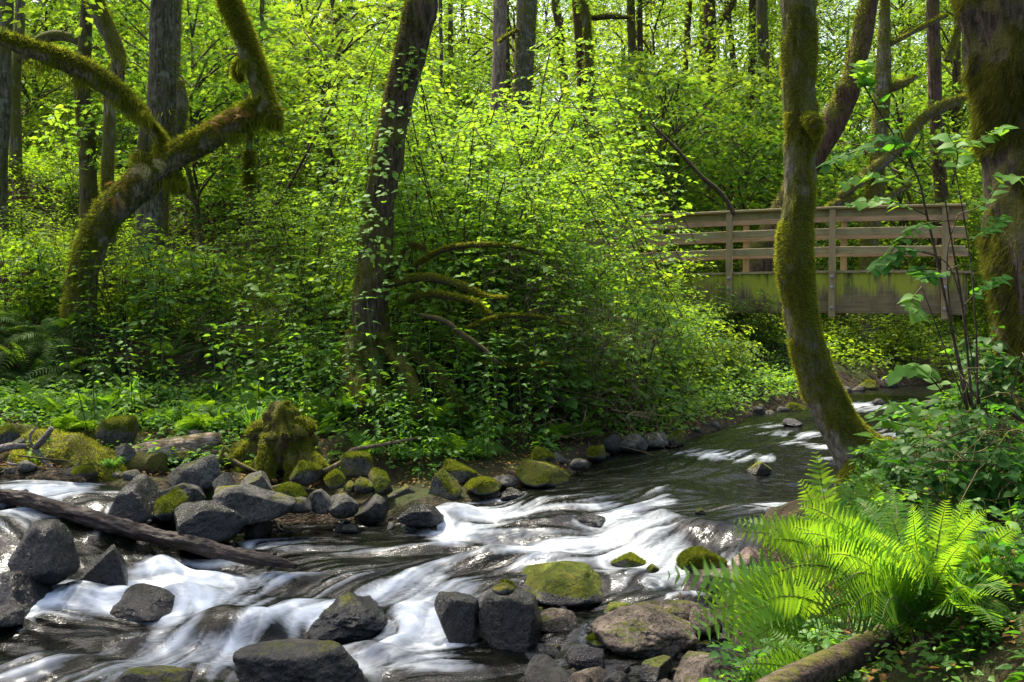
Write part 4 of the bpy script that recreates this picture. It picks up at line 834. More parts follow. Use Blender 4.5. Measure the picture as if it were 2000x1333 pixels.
for (u0,v0,u1,v1,d,w,m_,lab,sd) in bt:
    k=(u1-u0)/(v1-v0) if v1!=v0 else 0
    ex=[]
    if sd==33: ex=[([(1128,5,33.5,16),(1150,35,33.5,10),(1190,32,33.5,12),(1235,36,33.5,6)],'branch')]
    if sd==40: ex=[([(760,30,29.8,14),(720,18,29.8,11),(670,14,29.8,10),(640,30,29.8,9),(615,55,29.8,6)],'branch'),([(700,16,29.8,8),(670,30,29.8,8),(645,52,29.8,5)],'branch')]
    if sd==36: ex=[([(1395,60,38,14),(1420,25,38,12),(1440,-10,38,10)],'branch')]
    if sd==31: ex=[([(1012,60,28.8,6),(990,72,28.7,7),(975,84,28.7,5)],'branch')]
    ub=u0+k*200; 
    pts=[(u0+k*160 if sd!=44 else u0,v0+170 if sd!=44 else 400,d,w*1.15),(u0,v0,d,w*1.05),((u0+u1)/2+2,(v0+v1)/2,d,w),(u1,v1,d,w),(u1+k*-250+3,v1-250 if sd!=44 else v1-60,d,w*.7)]
    c=P(u1-k*300,v1-330,d)
    trunk_px(pts,m_,lab,seed=sd,sides=12,res=.2,extra=ex,crown=[(c[0],c[1],c[2],1.0,sd,True)] if sd in (33,40) else [],moss=dict(n=5000,length=.09,width=.025,mat_='moss_tuft',up=.4,grav=.3,thr=.48) if sd in (33,34,36,40,31,44,43) else None)
# the wood on the slope: one tree and its copies
def forest_tree(seed,k):
    t=thing('forest_tree','leafy maple on the far slope among other maples','tree',group='maples of the far slope')
    r=np.random.default_rng(seed); V,f,_=tube([(0,0,-.6),(.1,0,2.5),(r.normal(0,.3),.1,6),(r.normal(0,.5),0,10)],[.15,.12,.10,.04],9,26,.14,0,seed); mb=MB(); mb.add(V,f); mb.build('trunk',M[['bark_brown','bark_grey','bark_mossy'][k%3]],t)
    for q,(z,s) in enumerate([(2.6,.8),(6.0,1.05),(9.6,.7)]): 
        o=add_crown(t,(r.normal(0,.5),r.normal(0,.5),z),s,k+q,r.uniform(0,6),q==1)
    return t
FT=[forest_tree(700+i,i) for i in range(4)]; used_=[0]*4
r=np.random.default_rng(77); pos_=[]
pos_=[(XU(u,d),d) for u,d in [(1250,36),(1420,38),(1580,36),(1720,38),(1870,36),(1990,39),(1350,45),(1650,47),(1820,46),(1500,52),(1750,56),(1930,52)]]
tries=0
while len(pos_)<118 and tries<6000:
    tries+=1
    d=31+70*r.uniform()**.8; u=r.uniform(-480,2480); x=XU(u,d)
    if d<36 and not (u>1500 or u<-50): 
        if r.uniform()<.8: continue
    if any((x-a)**2+(d-b)**2<(2.2+d*.035)**2 for a,b in pos_): continue
    pos_.append((x,d))
for i,(x,d) in enumerate(pos_):
    k=i%4; z=gz(x,d); s=.85+.25*r.uniform()+d*.004
    ph='leafy maple crown on the far slope, one of many, %s'%('above the bridge' if x/d*F+1000>1300 else 'behind the big bush' if x/d*F+1000>850 else 'behind the leaning left-hand trees')
    if used_[k]==0: used_[k]=1; o=FT[k]; o.location=(x,d,z); o.scale=(s,s,s); o['label']=ph
    else: dup(FT[k],(x,d,z),r.uniform(0,6.28),s,ph)

# young maples with big lobed leaves in front of the far wood
def young(seed,k):
    t=thing('young_maple','x','tree',group='young maples'); r=np.random.default_rng(seed)
    V,f,_=tube([(0,0,-.4),(.1,.05,1.2),(r.normal(0,.3),r.normal(0,.2),3.0),(r.normal(0,.4),0,4.6)],[.07,.06,.05,.02],8,16,.12,0,seed); mb=MB(); mb.add(V,f); mb.build('trunk',M['bark_mossy'],t)
    for q,(z,s) in enumerate([(2.7,.8),(4.7,.9)]):
        o=link('crown',CRM[(k+q)%3],t,(r.normal(0,.5),r.normal(0,.5),z)); o.scale=(s,s,s); o.rotation_euler=(0,0,r.uniform(0,6))
    return t
YM=[young(800+i,i) for i in range(3)]; us=[0]*3
ym=[(430,24),(560,27),(650,23),(1180,28),(1330,30),(1420,33),(1560,29),(1650,31),(1760,28),(1860,30),(1960,27),(1240,33),(760,30),(860,34),(480,33),(330,30),(250,35),(90,31),(-20,28),(1100,36),(1500,36),(1800,35),(620,36),(380,21)]
for i,(u,d) in enumerate(ym):
    x=XU(u,d); k=i%3; loc=(x,d,gz(x,d)-.1); s=.85+.4*((i*37)%10)/10; lab='young big-leaved maple in the understorey, one of several, '+('left of the dark leaning trunk' if u<720 else 'above the big bush' if u<1300 else 'above the footbridge')
    if not us[k]: us[k]=1; o=YM[k]; o.location=loc; o.scale=(s,)*3; o['label']=lab
    else: dup(YM[k],loc,i*1.1,s,lab)
# ---------------------------------------------------------------- shrubs
def scatter(protos,places,labf,group):
    used=[0]*len(protos)
    for i,(x,y,z,s,rz,tl) in enumerate(places):
        k=i%len(protos); lab=labf(x,y)
        if not used[k]:
            used[k]=1; o=protos[k]; o.location=(x,y,z); o.rotation_euler=(tl[0],tl[1],rz); o.scale=(s,s,s); o['label']=lab; o['group']=group
        else: dup(protos[k],(x,y,z),rz,s,lab,group,tl)
def U_(x,y): return x/y*F+1000
SH=[proto_shrub('leafy_shrub',800+i,'x','shrub',['leaf','leaf','leaf_mid','leaf','leaf_tree','leaf'][i],h=1.35,stems=[9,9,7,8,7,11][i],spread=.62,leaf=[.075,.085,.125,.07,.11,.055][i],twl=[.36,.4,.45,.36,.5,.3][i],tstep=[.075,.08,.13,.07,.12,.06][i],lstep=[.040,.045,.075,.038,.07,.03][i],tpl=HIB if i==2 else MID,flat=1.1,arch=.7) for i in range(6)]
r=np.random.default_rng(91); pl=[]; tries=0
while len(pl)<268 and tries<30000:
    tries+=1
    d=15.6+31*r.uniform()**1.25; u=r.uniform(-420,1560 if d>22.5 else 1330); x=XU(u,d)
    if d>21 and d<27 and u>1240: continue
    if d<17.3 and (90<u<230 or 650<u<800): continue
    if 0<u<230 and 19<d<27 and r.uniform()<.75: continue
    mn=.60+d*.032
    if any((x-a[0])**2+(d-a[1])**2<mn**2 for a in pl): continue
    if sdist(np.array([x]),np.array([d]))[0]<.5: continue
    s=(.75+.35*r.uniform())*(1+max(0,d-20)*.035)
    pl.append((x,d,gz(x,d)-.05,s,r.uniform(0,6.28),(r.normal(0,.1)+.05,r.normal(0,.1))))
for u,d in [(1150,13.9),(1240,14.8),(1310,15.9),(1345,16.9),(1375,18.0),(1410,19.4),(1440,20.6),(1400,20.6),(1410,18.6),(1430,19.2),(1450,19.8),(1465,20.5),(1480,21.2),(1500,22),(1440,18.4),(1400,17.6),(1420,21.3),(1460,21.8),(1480,19.6)]:
    x=XU(u,d); pl.append((x,d,gz(x,d)-.15,.68+.2*r.uniform(),r.uniform(0,6.28),(.25,.3)))
def lab1(x,y):
    u=U_(x,y)
    if u<330: return 'bright bushy shrub among others on the slope behind the leaning mossy maple'
    if u<700: return 'bright bushy shrub among others between the leaning maple and the dark trunk'
    if u<1000: return 'bright bushy shrub among others on the slope right of the dark leaning trunk'
    return 'bright bushy shrub among others on the slope left of the bridge'
scatter(SH,pl,lab1,'shrubs of the left slope')
# thicket beyond the bridge
r=np.random.default_rng(92); SB=[proto_shrub('thicket_shrub',830+i,'x','shrub','leaf',h=2.8,stems=11,spread=.62,leaf=.10,twl=.75,tstep=.15,lstep=.06,thick=.014) for i in range(3)]
pl=[]; tries=0
while len(pl)<80 and tries<20000:
    tries+=1
    d=26.5+20*r.uniform()**1.1; u=r.uniform(1180,2400); x=XU(u,d)
    if any((x-a[0])**2+(d-a[1])**2<1.5**2 for a in pl): continue
    if sdist(np.array([x]),np.array([d]))[0]<.3: continue
    pl.append((x,d,gz(x,d)-.05,.7+.5*r.uniform()+(d-26)*.012,r.uniform(0,6.28),(r.normal(0,.08),r.normal(0,.08))))
for u,d in [(1480,23.6),(1560,25.2),(1420,22.9),(1660,26.3),(1740,26),(1820,25.6),(1700,27.2),(1590,24.6),(1640,24.4),(1690,24.2),(1740,24.2),(1790,24),(1850,23.4),(1900,22.4),(1520,24.2),(1470,22.9),(1930,21)]:
    x=XU(u,d); pl.append((x,d,gz(x,d)-.05,.42+.1*r.uniform(),r.uniform(0,6),(0,0)))
scatter(SB,pl,lambda x,y:'yellow-green thicket shrub among others beyond the footbridge' if y>26.6 else 'low leafy shrub among others seen under the footbridge','thicket beyond the bridge')
# the big overhanging bush in the middle
BB=[proto_shrub('overhanging_bush',850+i,'x','bush','leaf_mid',h=3.6,stems=13,spread=.85,leaf=.090,twl=.72,tstep=.095,lstep=.048,arch=1.5,thick=.014,start=.22,bias=(.10,-.06)) for i in range(3)]
bl=[(850,13.9,.66,'bush right beside the dark leaning trunk, with mossy arching limbs before it'),(900,14.6,.95,'tallest bush in the middle, its top under the pale peeling trunk'),(965,14.4,.80,'leafy bush over the dry twig tangle'),(1030,15.0,.74,'wide bush hiding the left end of the footbridge'),
 (1090,15.6,.58,'bush whose sprays cover the left rails of the footbridge'),(930,16.8,1.1,'tall bush second row, behind the one with the twig tangle'),(990,17.2,.88,'tall bush second row, left of the footbridge'),(830,17.4,1.05,'tall bush second row, right behind the dark leaning trunk'),
 (1180,15.5,.40,'outermost bush drooping over the creek beside the footbridge beam'),(1290,17.0,.30,'low bush on the creek bank right under the footbridge left end'),(1040,18.8,.75,'bush standing before the far left part of the footbridge'),(780,15.3,.85,'bush showing left and right of the dark leaning trunk at knee height'),(900,19.8,1.1,'highest far bush left of the bridge rails'),(800,20.2,1.2,'far tall bush with its top over the middle thicket'),
 (1335,15.2,.25,'small spray bush drooping furthest right toward the creek'),(1240,14.3,.42,'small bush dipping its sprays to the pool'),(600,16.0,.62,'bush just left of the dark leaning trunk'),(1000,13.1,.36,'low leafy bush just above the shore herbs, before the twig tangle'),(1090,13.3,.38,'low leafy bush between the twig tangle and the pool'),(905,13.1,.34,'low leafy bush right of the drooping fern by the roots'),(560,15.0,.36,'low bush left of the dark trunk foot'),(1150,13.6,.36,'low bush over the shore stones of the pool'),(1360,18.8,.28,'small bush at the foot of the bridge abutment')]
SM=[proto_shrub('small_bush',860+i,'x','bush',['leaf_mid','leaf'][i%2],h=1.5,stems=9,spread=.85,leaf=[.10,.085,.12][i],twl=.46,tstep=[.10,.085,.13][i],lstep=[.06,.05,.075][i],arch=1.2,thick=.009,start=.2,tpl=[HIB,MID,HI][i],flat=1.0) for i in range(3)]
used=[0]*3; us2=[0]*3
bl+=[(u_,d_,.40,'leafy bush on the bank edge '+w_) for u_,d_,w_ in [(20,16.2,'at the left border'),(100,16.4,'left of the leaning maple foot'),(240,15.9,'just right of the leaning maple foot'),(330,15.7,'right of the maple over the bright sword fern'),(430,15.4,'midway between maple and dark trunk'),(520,14.9,'nearer the dark trunk than the maple'),(620,14.3,'touching the left side of the dark trunk'),(800,13.6,'touching the right side of the dark trunk foot')]]
for i,(u,d,s,lab) in [q for q in enumerate(bl) if q[1][2]<.5]:
    k=i%3; x=XU(u,d); loc=(x,d,gz(x,d)-.08); s2=s*2.4; rz=i*1.7
    if not us2[k]: us2[k]=1; o=SM[k]; o.location=loc; o.rotation_euler=(.12,0,rz); o.scale=(s2,)*3; o['label']=lab
    else: dup(SM[k],loc,rz,s2,lab,None,(.12,0))
for i,(u,d,s,lab) in [q for q in enumerate(bl) if q[1][2]>=.5]:
    k=i%3; x=XU(u,d); loc=(x,d,gz(x,d)-.06); rz=[0,.5,-.5,.3,-.3][i%5]
    if not used[k]:
        used[k]=1; o=BB[k]; o.location=loc; o.rotation_euler=(0,0,rz); o.scale=(s,)*3; o['label']=lab
    else: dup(BB[k],loc,rz,s,lab)
# sprays of pale small-leaved tree boughs right of the bridge end, upper right
# ---------------------------------------------------------------- herbs
def herb_mesh(seed,h=.85,pairs=9,leaf=.105):
    r=np.random.default_rng(seed); L=MB(); S=MB(); lean=r.normal(0,.12,2)
    C=catmull([(0,0,0),(lean[0]*.3*h,lean[1]*.3*h,h*.5),(lean[0]*h,lean[1]*h,h)],10); S.add(*tube(C,np.linspace(.007,.003,10),4,10)[:2])
    pos=[];dr=[];nm=[];sz=[]; az=r.uniform(0,6)
    for i in range(pairs):
        t=.22+.78*(i/(pairs-1))**.85; p=np.array([np.interp(t,np.linspace(0,1,10),C[:,q]) for q in range(3)]); az+=1.57+r.normal(0,.2)
        for sg in (0,math.pi):
            a=az+sg+r.normal(0,.15); d=np.array([math.cos(a),math.sin(a),.15 if t>.9 else -.05-.3*(1-t)]); pet=.025+.05*(1-t)
            pos.append(p+d*pet); dr.append(d); nm.append([r.normal(0,.2),r.normal(0,.2),1]); sz.append(leaf*(1.15-.55*t)*r.uniform(.8,1.15))
    for q in range(3): a=r.uniform(0,6.28); pos.append(C[-1]); dr.append([math.cos(a),math.sin(a),.5]); nm.append([0,0,1]); sz.append(leaf*.5)
    place(L,HI,pos,dr,nm,sz,0,1.0); return L,S
HB=[]
for i in range(4):
    L,S=herb_mesh(900+i,h=.8+.1*i); t=thing('broadleaf_herb','x','herb'); L.build('foliage',M['herb'],t); S.build('stalk',M['stem_green'],t); HB.append(t)
r=np.random.default_rng(93); pl=[]; tries=0
spots=[(u,d) for u,d in [(640,12.4),(665,12.6),(690,12.5),(735,12.0),(760,11.9),(790,12.1),(845,11.9),(870,12.0),(905,12.0),(935,12.1),(955,12.0),(980,12.3),(1010,12.3),(620,12.9),(655,13.3),(690,13.0),(880,11.6),(920,11.5),(960,11.6),(840,11.4),(800,11.5),(770,11.4)]]
while len(spots)<150:
    u=r.uniform(560,1150); d=r.uniform(11.3,14.2); spots.append((u,d))
while len(spots)<200:
    u=r.uniform(120,600); d=r.uniform(12.4,15.6); spots.append((u,d))
for u,d in spots:
    x=XU(u,d)
    if sdist(np.array([x]),np.array([d]))[0]<.35: continue
    pl.append((x,d,gz(x,d)-.03,r.uniform(.75,1.35) if d>11.8 else r.uniform(.55,.95),r.uniform(0,6.28),(r.normal(0,.1),r.normal(0,.1))))
scatter(HB,pl,lambda x,y:'upright broad-leaved herb stalk among others between the dark trunk and the pool' if U_(x,y)>560 else 'upright broad-leaved herb stalk among others behind the left bar','herb stalks on the left bank')
# ---------------------------------------------------------------- ferns
def _pin():
    V=[];Fq=[]
    prof=[(0,.0),(.04,.22),(.12,.18),(.35,.155),(.65,.115),(1,0)]
    for t,w in prof: V+=[[-w*.45,t,.0],[0,t,.015-.10*t*t],[w if t<.1 else w*.5,t,.0]]
    for i in range(len(prof)-1): a=i*3;b=a+3; Fq+=[[a,a+1,b+1,b],[a+1,a+2,b+2,b+1]]
    return np.array(V),[np.array(Fq)]
PIN=_pin()
PINL=(np.array([[0,0,0],[-.075,.15,.01],[.09,.12,.01],[0,1,-.06]]),[np.array([[0,2,3],[0,3,1]])])
def _serr(n=13):
    V=[];Fq=[]
    for i in range(2*n+1):
        t=i/(2*n); env=min(1,.5+t*4)*(1-t)**.75; w=.23*env*(1.0 if i%2 else .35)
        V+=[[-w,t+(.03 if i%2 else 0),.0],[0,t,.012-.10*t*t],[w,t+(.03 if i%2 else 0),.0]]
    for i in range(2*n): a=i*3;b=a+3; Fq+=[[a,a+1,b+1,b],[a+1,a+2,b+2,b+1]]
    return np.array(V),[np.array(Fq)]
SERR=_serr()
def frond(mb,A,B,arch,roll,n,plen,seed=0,tpl=PIN,bip=0,stem_m=1,rw=.0035,stalk=.12,upv=None,twist=0):
    """one frond from A to B bowed by arch; pinnae in pairs"""
    r=np.random.default_rng(seed); A=np.asarray(A,float);B=np.asarray(B,float); ln=np.linalg.norm(B-A)
    mid=(A+B)/2+np.asarray(arch,float)*ln; t=np.linspace(0,1,40)[:,None]
    C=(1-t)**2*A+2*t*(1-t)*mid+t*t*B; mb.add(*tube(C[::4],np.linspace(rw,rw*.3,10),4,14)[:2],m=stem_m)
    T=nrm(np.gradient(C,axis=0)); up=np.array([0,0,1.]) if upv is None else nrm(np.array(upv,float))
    S=nrm(np.cross(T,up)); c,s=math.cos(roll),math.sin(roll); Nn=np.cross(S,T); S2=S*c+Nn*s; N2=np.cross(S2,T)
    tt=stalk+(1-stalk)*(np.arange(n)/(n))**.92; ii=tt*39; i0=np.minimum(ii.astype(int),38); f=(ii-i0)[:,None]
    p=C[i0]*(1-f)+C[i0+1]*f; Tp=T[i0]; Sp=S2[i0]; Np=N2[i0]
    x=(tt-stalk)/(1-stalk)
    if bip: env=np.clip(x*4.5+.35,0,1)*(1-x)**.75*1.05
    else: env=np.minimum(1,.55+x*2.2)*np.clip((1-x)*1.9,0,1)**.7
    L=plen*env*r.uniform(.88,1.1,n)+.004
    for sg in (1,-1):
        d=Sp*sg+Tp*(.32 if not bip else .45)+r.normal(0,.06,(n,3))-np.array([0,0,.12]); d=nrm(d)
        if not bip:
            nn=Np+r.normal(0,.12,(n,3)); place(mb,tpl,p,d,nn*(1),L,0,1.0 if sg>0 else -1.0)
        else:
            place(mb,SERR,p,d,Np+r.normal(0,.15,(n,3)),L,0,1.0)
    return C
def small_fern(seed,n=13,ln=.75,lady=False,mt='fern',droop=.5,pairs=22):
    r=np.random.default_rng(seed); mb=MB()
    for k in range(n):
        a=k*2.4+r.normal(0,.2); l=ln*r.uniform(.65,1.1); el=r.uniform(.35,1.15)
        B=np.array([math.cos(a)*math.cos(el),math.sin(a)*math.cos(el),math.sin(el)-droop*.5])*l
        frond(mb,(0,0,0),B,(0,0,.22+.2*droop),r.normal(0,.3),pairs,ln*(.13 if not lady else .26),seed+k,PINL if not lady else PINL,bip=.022 if lady else 0,rw=.003,upv=(0,0,1))
    return mb
FN=[]
for i in range(3):
    t=tag(small_fern(950+i).build('sword_fern',[M['fern'],M['stem_green']]),'x','fern'); FN.append(t)
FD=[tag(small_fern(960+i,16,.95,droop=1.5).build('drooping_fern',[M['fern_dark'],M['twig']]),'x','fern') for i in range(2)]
FL=[tag(small_fern(970+i,9,.62,True,pairs=15,droop=.7).build('lady_fern',[M['fern'],M['stem_green']]),'x','fern') for i in range(2)]
def put(protos,lst,group):
    used={}
    for i,(u,d,s,lab) in enumerate(lst):
        k=i%len(protos); x=XU(u,d); loc=(x,d,gz(x,d)+.02); o=protos[k]
        if k in used: o=o.copy(); col.objects.link(o)
        used[k]=1; o.location=loc; o.rotation_euler=(.25,0,i*1.7); o.scale=(s,s,s); o['label']=lab; o['group']=group
put(FN,[(330,15.0,.85,'bright sword fern standing at the foot of the leaning maple roots'),(300,14.9,.7,'upright sword fern left of the bright one by the maple roots'),(20,15.9,1.0,'sword fern left of the leaning maple at the left border'),(60,16.6,1.0,'sword fern in the shade behind the one at the left border'),(545,15.6,.95,'sword fern on the open bank halfway to the dark trunk'),(490,16.2,.9,'sword fern a step behind the halfway one'),(230,16.4,.9,'sword fern right of the leaning maple trunk'),
 (845,13.7,1.15,'bright sword fern right of the dark trunk under the mossy limbs'),(815,14.0,1.05,'sword fern tucked behind the dark trunk'),(885,13.9,.95,'sword fern right of the bright one under the mossy limbs'),(600,20,1.3,'distant sword fern in the gap of the shrubs'),(640,21,1.3,'distant sword fern beside the other one in the gap'),(120,23,1.3,'sword fern in the dark hollow at the upper left'),(60,24,1.3,'sword fern high in the dark hollow at the upper left'),(150,21.5,1.1,'sword fern low in the dark hollow at the upper left'),(1120,13.9,.6,'sword fern among the dry twigs'),(1330,19.2,.7,'fern hanging beneath the footbridge beam')],'sword ferns of the left bank')
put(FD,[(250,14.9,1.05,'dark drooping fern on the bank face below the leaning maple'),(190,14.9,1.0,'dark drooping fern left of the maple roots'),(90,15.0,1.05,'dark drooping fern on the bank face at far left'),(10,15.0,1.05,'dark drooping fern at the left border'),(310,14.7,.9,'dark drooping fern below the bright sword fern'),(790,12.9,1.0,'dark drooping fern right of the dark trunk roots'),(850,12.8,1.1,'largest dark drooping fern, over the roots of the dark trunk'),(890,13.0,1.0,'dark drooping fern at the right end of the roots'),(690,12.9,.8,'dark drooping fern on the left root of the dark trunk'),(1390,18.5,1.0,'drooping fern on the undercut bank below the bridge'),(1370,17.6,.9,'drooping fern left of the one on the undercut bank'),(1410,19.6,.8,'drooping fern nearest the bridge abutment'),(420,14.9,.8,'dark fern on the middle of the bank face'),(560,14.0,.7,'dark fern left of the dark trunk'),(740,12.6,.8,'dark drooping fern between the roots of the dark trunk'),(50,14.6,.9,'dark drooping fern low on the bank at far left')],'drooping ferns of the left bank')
put(FL,[(130,13.3,1.15,'lacy fern behind the driftwood'),(60,13.6,1.1,'lacy fern at the left border behind the mossy boulder'),(190,13.5,1.0,'lacy fern right of the one behind the driftwood'),(640,12.3,1.1,'lacy fern right of the mossy stump'),(600,12.6,1.1,'lacy fern behind the mossy stump'),(690,12.2,1.0,'lacy fern over the kink of the stick'),(730,12.5,.9,'lacy fern among the herb stalks'),(1130,13.2,.9,'lacy fern at the foot of the dry twigs'),(1080,13.0,.8,'lacy fern left of the one at the dry twigs'),(20,14.0,1.0,'lacy fern in the shade at the left border'),(260,13.8,.8,'lacy fern under the bank face'),(560,13.4,.8,'lacy fern left behind the stump'),(480,13.6,.8,'lacy fern by the grass tuft')],'lacy ferns of the left bank')
rq=np.random.default_rng(44)
for i in range(38):
    u=rq.uniform(-80,660) if i<22 else rq.uniform(650,1250); dd=np.interp(u,[-100,450,740,950,1250],[14.9,14.6,12.8,13.4,14.6])+rq.uniform(-.35,.45); x=XU(u,dd); k=i%5
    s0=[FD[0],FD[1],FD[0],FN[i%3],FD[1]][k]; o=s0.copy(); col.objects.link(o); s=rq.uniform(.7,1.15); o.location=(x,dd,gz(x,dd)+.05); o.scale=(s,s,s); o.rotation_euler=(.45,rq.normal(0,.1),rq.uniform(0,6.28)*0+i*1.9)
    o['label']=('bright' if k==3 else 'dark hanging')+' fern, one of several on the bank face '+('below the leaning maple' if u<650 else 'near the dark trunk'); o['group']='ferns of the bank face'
rq=np.random.default_rng(45)
for i in range(22):
    u=rq.uniform(-60,1180); dd=np.interp(u,[-60,450,740,950,1200],[13.2,13.0,12.0,12.2,13.3])+rq.uniform(-.6,.8); x=XU(u,dd)
    if sdist(np.array([x]),np.array([dd]))[0]<.4: continue
    o=FL[i%2].copy(); col.objects.link(o); s=rq.uniform(.7,1.1); o.location=(x,dd,gz(x,dd)+.02); o.scale=(s,s,s); o.rotation_euler=(.2,0,i*1.9)
    o['label']='lacy fern, one of several on low ground '+('behind the left bar' if u<600 else 'by the dark trunk'); o['group']='scattered lacy ferns'
# dead ferns clinging to the leaning maple
def cling(name,spots,mats,lab,ln,n,seed,origin):
    r=np.random.default_rng(seed); mb=MB()
    for (u,v,d) in spots:
        for q in range(n):
            A=P(u,v,d)-origin; a=r.uniform(0,6.28); B=A+np.array([math.cos(a)*.8,-abs(math.sin(a))*.6,-r.uniform(.1,1.0)])*ln*r.uniform(.5,1)
            frond(mb,A,B,(0,-.1,.25),r.normal(0,.5),10,ln*.22,seed+q,PINL,rw=.003)
    o=mb.build(name,mats,None,origin=None); o.location=[float(c) for c in origin]; tag(o,lab,'fern'); return o
cling('clinging_fern',[(435,225,15.0),(410,240,15.0),(450,215,15.0),(470,225,14.9)],[M['fern_dead'],M['twig']],'rust-brown withered fern hanging from the elbow of the leaning maple',.32,5,11,P(440,230,15.0))
cling('clinging_fern',[(250,340,15.1),(230,355,15.1),(225,385,15.1),(262,330,15.1)],[M['fern_dead'],M['twig']],'rust-brown withered fern on the lower bend of the leaning maple',.30,5,12,P(240,350,15.1))
cling('clinging_fern',[(300,310,15.0),(292,325,15.0),(270,330,15.0)],[leaf_mat('pale_dry_fern',(.3,.28,.14),(.4,.38,.2),(.3,.28,.12),(.4,.36,.18),.4,.5),M['twig']],'pale straw-coloured fern hanging where the two limbs of the maple part',.34,4,13,P(290,320,15.0))
# ---------------------------------------------------------------- the large sword fern, bottom right
base=np.array([XU(1815,3.55),3.55,gz(XU(1815,3.55),3.55)+.03])
BF=thing('sword_fern','largest fern, a bright yellow-green sword fern fanning out at the bottom right','fern',base)
tips=[(1745,957,3.85,.05),(1812,972,3.75,.0),(1650,1000,3.7,.1),(1672,978,3.9,.1),(1560,988,3.6,.1),(1548,1045,3.35,.1),(1535,1030,3.5,.1),(1590,1000,3.75,.1),(1480,1140,3.2,.12),(1600,1090,3.2,.1),(1735,995,3.6,.05),(1690,1040,3.4,.05),(1860,1010,3.5,.0),(1925,1000,3.45,-.08),(1885,1060,3.3,-.05),(1960,1060,3.4,-.1),(1640,1150,3.05,.1),(1560,1240,3.1,.1),(1700,1120,3.2,.05),(1775,1060,3.3,0),(1900,1150,3.05,0),(1820,1100,3.15,0),(1990,1100,3.3,-.1),(1620,1020,3.4,.1),(1575,1075,3.3,.1),(1780,985,3.4,0),(1850,975,3.45,0),(1975,1170,3.05,-.08),(1950,1235,3.0,-.08),(1720,1230,2.95,.08),(1995,1030,3.4,-.08),(1650,1210,3.0,.1),(1890,975,3.6,-.03)]
rf=np.random.default_rng(8)
for i,(u,v,d,bx) in enumerate(tips):
    B=P(u,v,d)-base; mb=MB(); a0=np.array([rf.normal(0,.03),rf.normal(0,.03),-.02])
    old=i in (8,17)
    frond(mb,a0,B,(bx*-.3,.05,.20+abs(bx)*1.2),rf.normal(0,.15)+(.35 if bx>0 else -.2),32,.078*min(1.1,np.linalg.norm(B)/.55),40+i,PIN,rw=.0032,stalk=.10,upv=(0,-1,.45))
    o=mb.build('frond',[M['fern_dark' if old else 'fern'],M['twig_pale' if not old else 'twig']],BF)
    if old: o['label']='dark older frond with broad teeth'
def lady(label,bu,bv,bd,tl,seed,sc_=.13):
    b=P(bu,bv,bd); t=thing('lady_fern',label,'fern',b)
    for i,(u,v,d) in enumerate(tl):
        mb=MB(); B=P(u,v,d)-b; frond(mb,(0,0,0),B,(0,0,.16),rf.normal(0,.2),14,sc_*min(1.2,np.linalg.norm(B)/.6)*1.2,seed+i,PINL,bip=.0155,rw=.003,stalk=.18,upv=(0,-1,.6))
        mb.build('frond',[M['fern'],M['stem_green']],t)
lady('lacy fern whose fronds reach left over the pinkish slab',1640,1210,4.3,[(1290,1125,4.5),(1350,1165,4.2),(1330,1245,4.1),(1370,1130,4.7),(1400,1270,3.9),(1440,1110,4.6),(1345,1205,4.0),(1430,1210,3.8),(1480,1180,3.8),(1420,1290,3.7),(1520,1130,4.3)],600)
lady('lacy fern with one tall upright frond in front of the curved trunk foot',1625,1090,5.0,[(1592,878,5.1),(1560,935,5.0),(1420,1040,4.9),(1425,1018,5.2),(1690,905,5.2),(1730,930,5.3),(1500,1010,5.1),(1480,1060,4.7),(1540,1000,5.2),(1650,950,5.2),(1560,1050,4.6)],640)
lady('lacy fern at the bottom, left of the fallen log',1600,1330,3.5,[(1440,1300,3.4),(1470,1250,3.5),(1460,1340,3.2),(1530,1260,3.5),(1410,1330,3.5),(1500,1230,3.7)],670,.10)
# ---------------------------------------------------------------- low plants of the right bank
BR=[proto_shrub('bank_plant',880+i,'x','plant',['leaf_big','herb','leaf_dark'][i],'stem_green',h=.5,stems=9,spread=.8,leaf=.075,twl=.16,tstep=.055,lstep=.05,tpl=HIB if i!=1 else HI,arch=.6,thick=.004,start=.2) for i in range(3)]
rb=np.random.default_rng(95); pl=[]; tries=0
while len(pl)<120 and tries<9000:
    tries+=1
    d=rb.uniform(2.7,9.5); u=rb.uniform(1430,2100) if len(pl)<84 else rb.uniform(2100,3000); x=XU(u,d)
    if u<1660 and d>5.5: continue
    if u<1500+(6.0-d)*0 and d<3.2: continue
    if sdist(np.array([x]),np.array([d]))[0]<.25: continue
    if any((x-a[0])**2+(d-a[1])**2<.2**2 for a in pl): continue
    if (x-2.95)**2+(d-9.15)**2<.2: continue
    s=rb.uniform(.5,.95)
    if d<4.4: s*=.62
    pl.append((x,d,gz(x,d)-.02,s,rb.uniform(0,6.28),(rb.normal(0,.15),rb.normal(0,.15))))
scatter(BR,pl,lambda x,y:'low leafy plant among others around the largest fern' if y<5 else 'low leafy plant among others on the bank behind the largest fern','low plants of the right bank')
r3=np.random.default_rng(96); l3_=[(1980,5.0),(1960,4.4),(2010,4.2),(1900,6.6),(1850,7.4),(1930,5.6),(1990,3.3),(1760,8.2)]
for i,(u,d) in enumerate(l3_):
    o=FD[i%2].copy(); col.objects.link(o); x=XU(u,d); s=[.5,.45,.4,.55,.5,.5,.3,.5][i]; o.location=(x,d,gz(x,d)); o.scale=(s,s,s); o.rotation_euler=(.2,-.2,i*1.3); o['group']='dark ferns of the right bank'
    o['label']='dark drooping fern on the slope under the massive right-hand trunk' if u>1880 else 'dark fern right of the curved trunk foot'
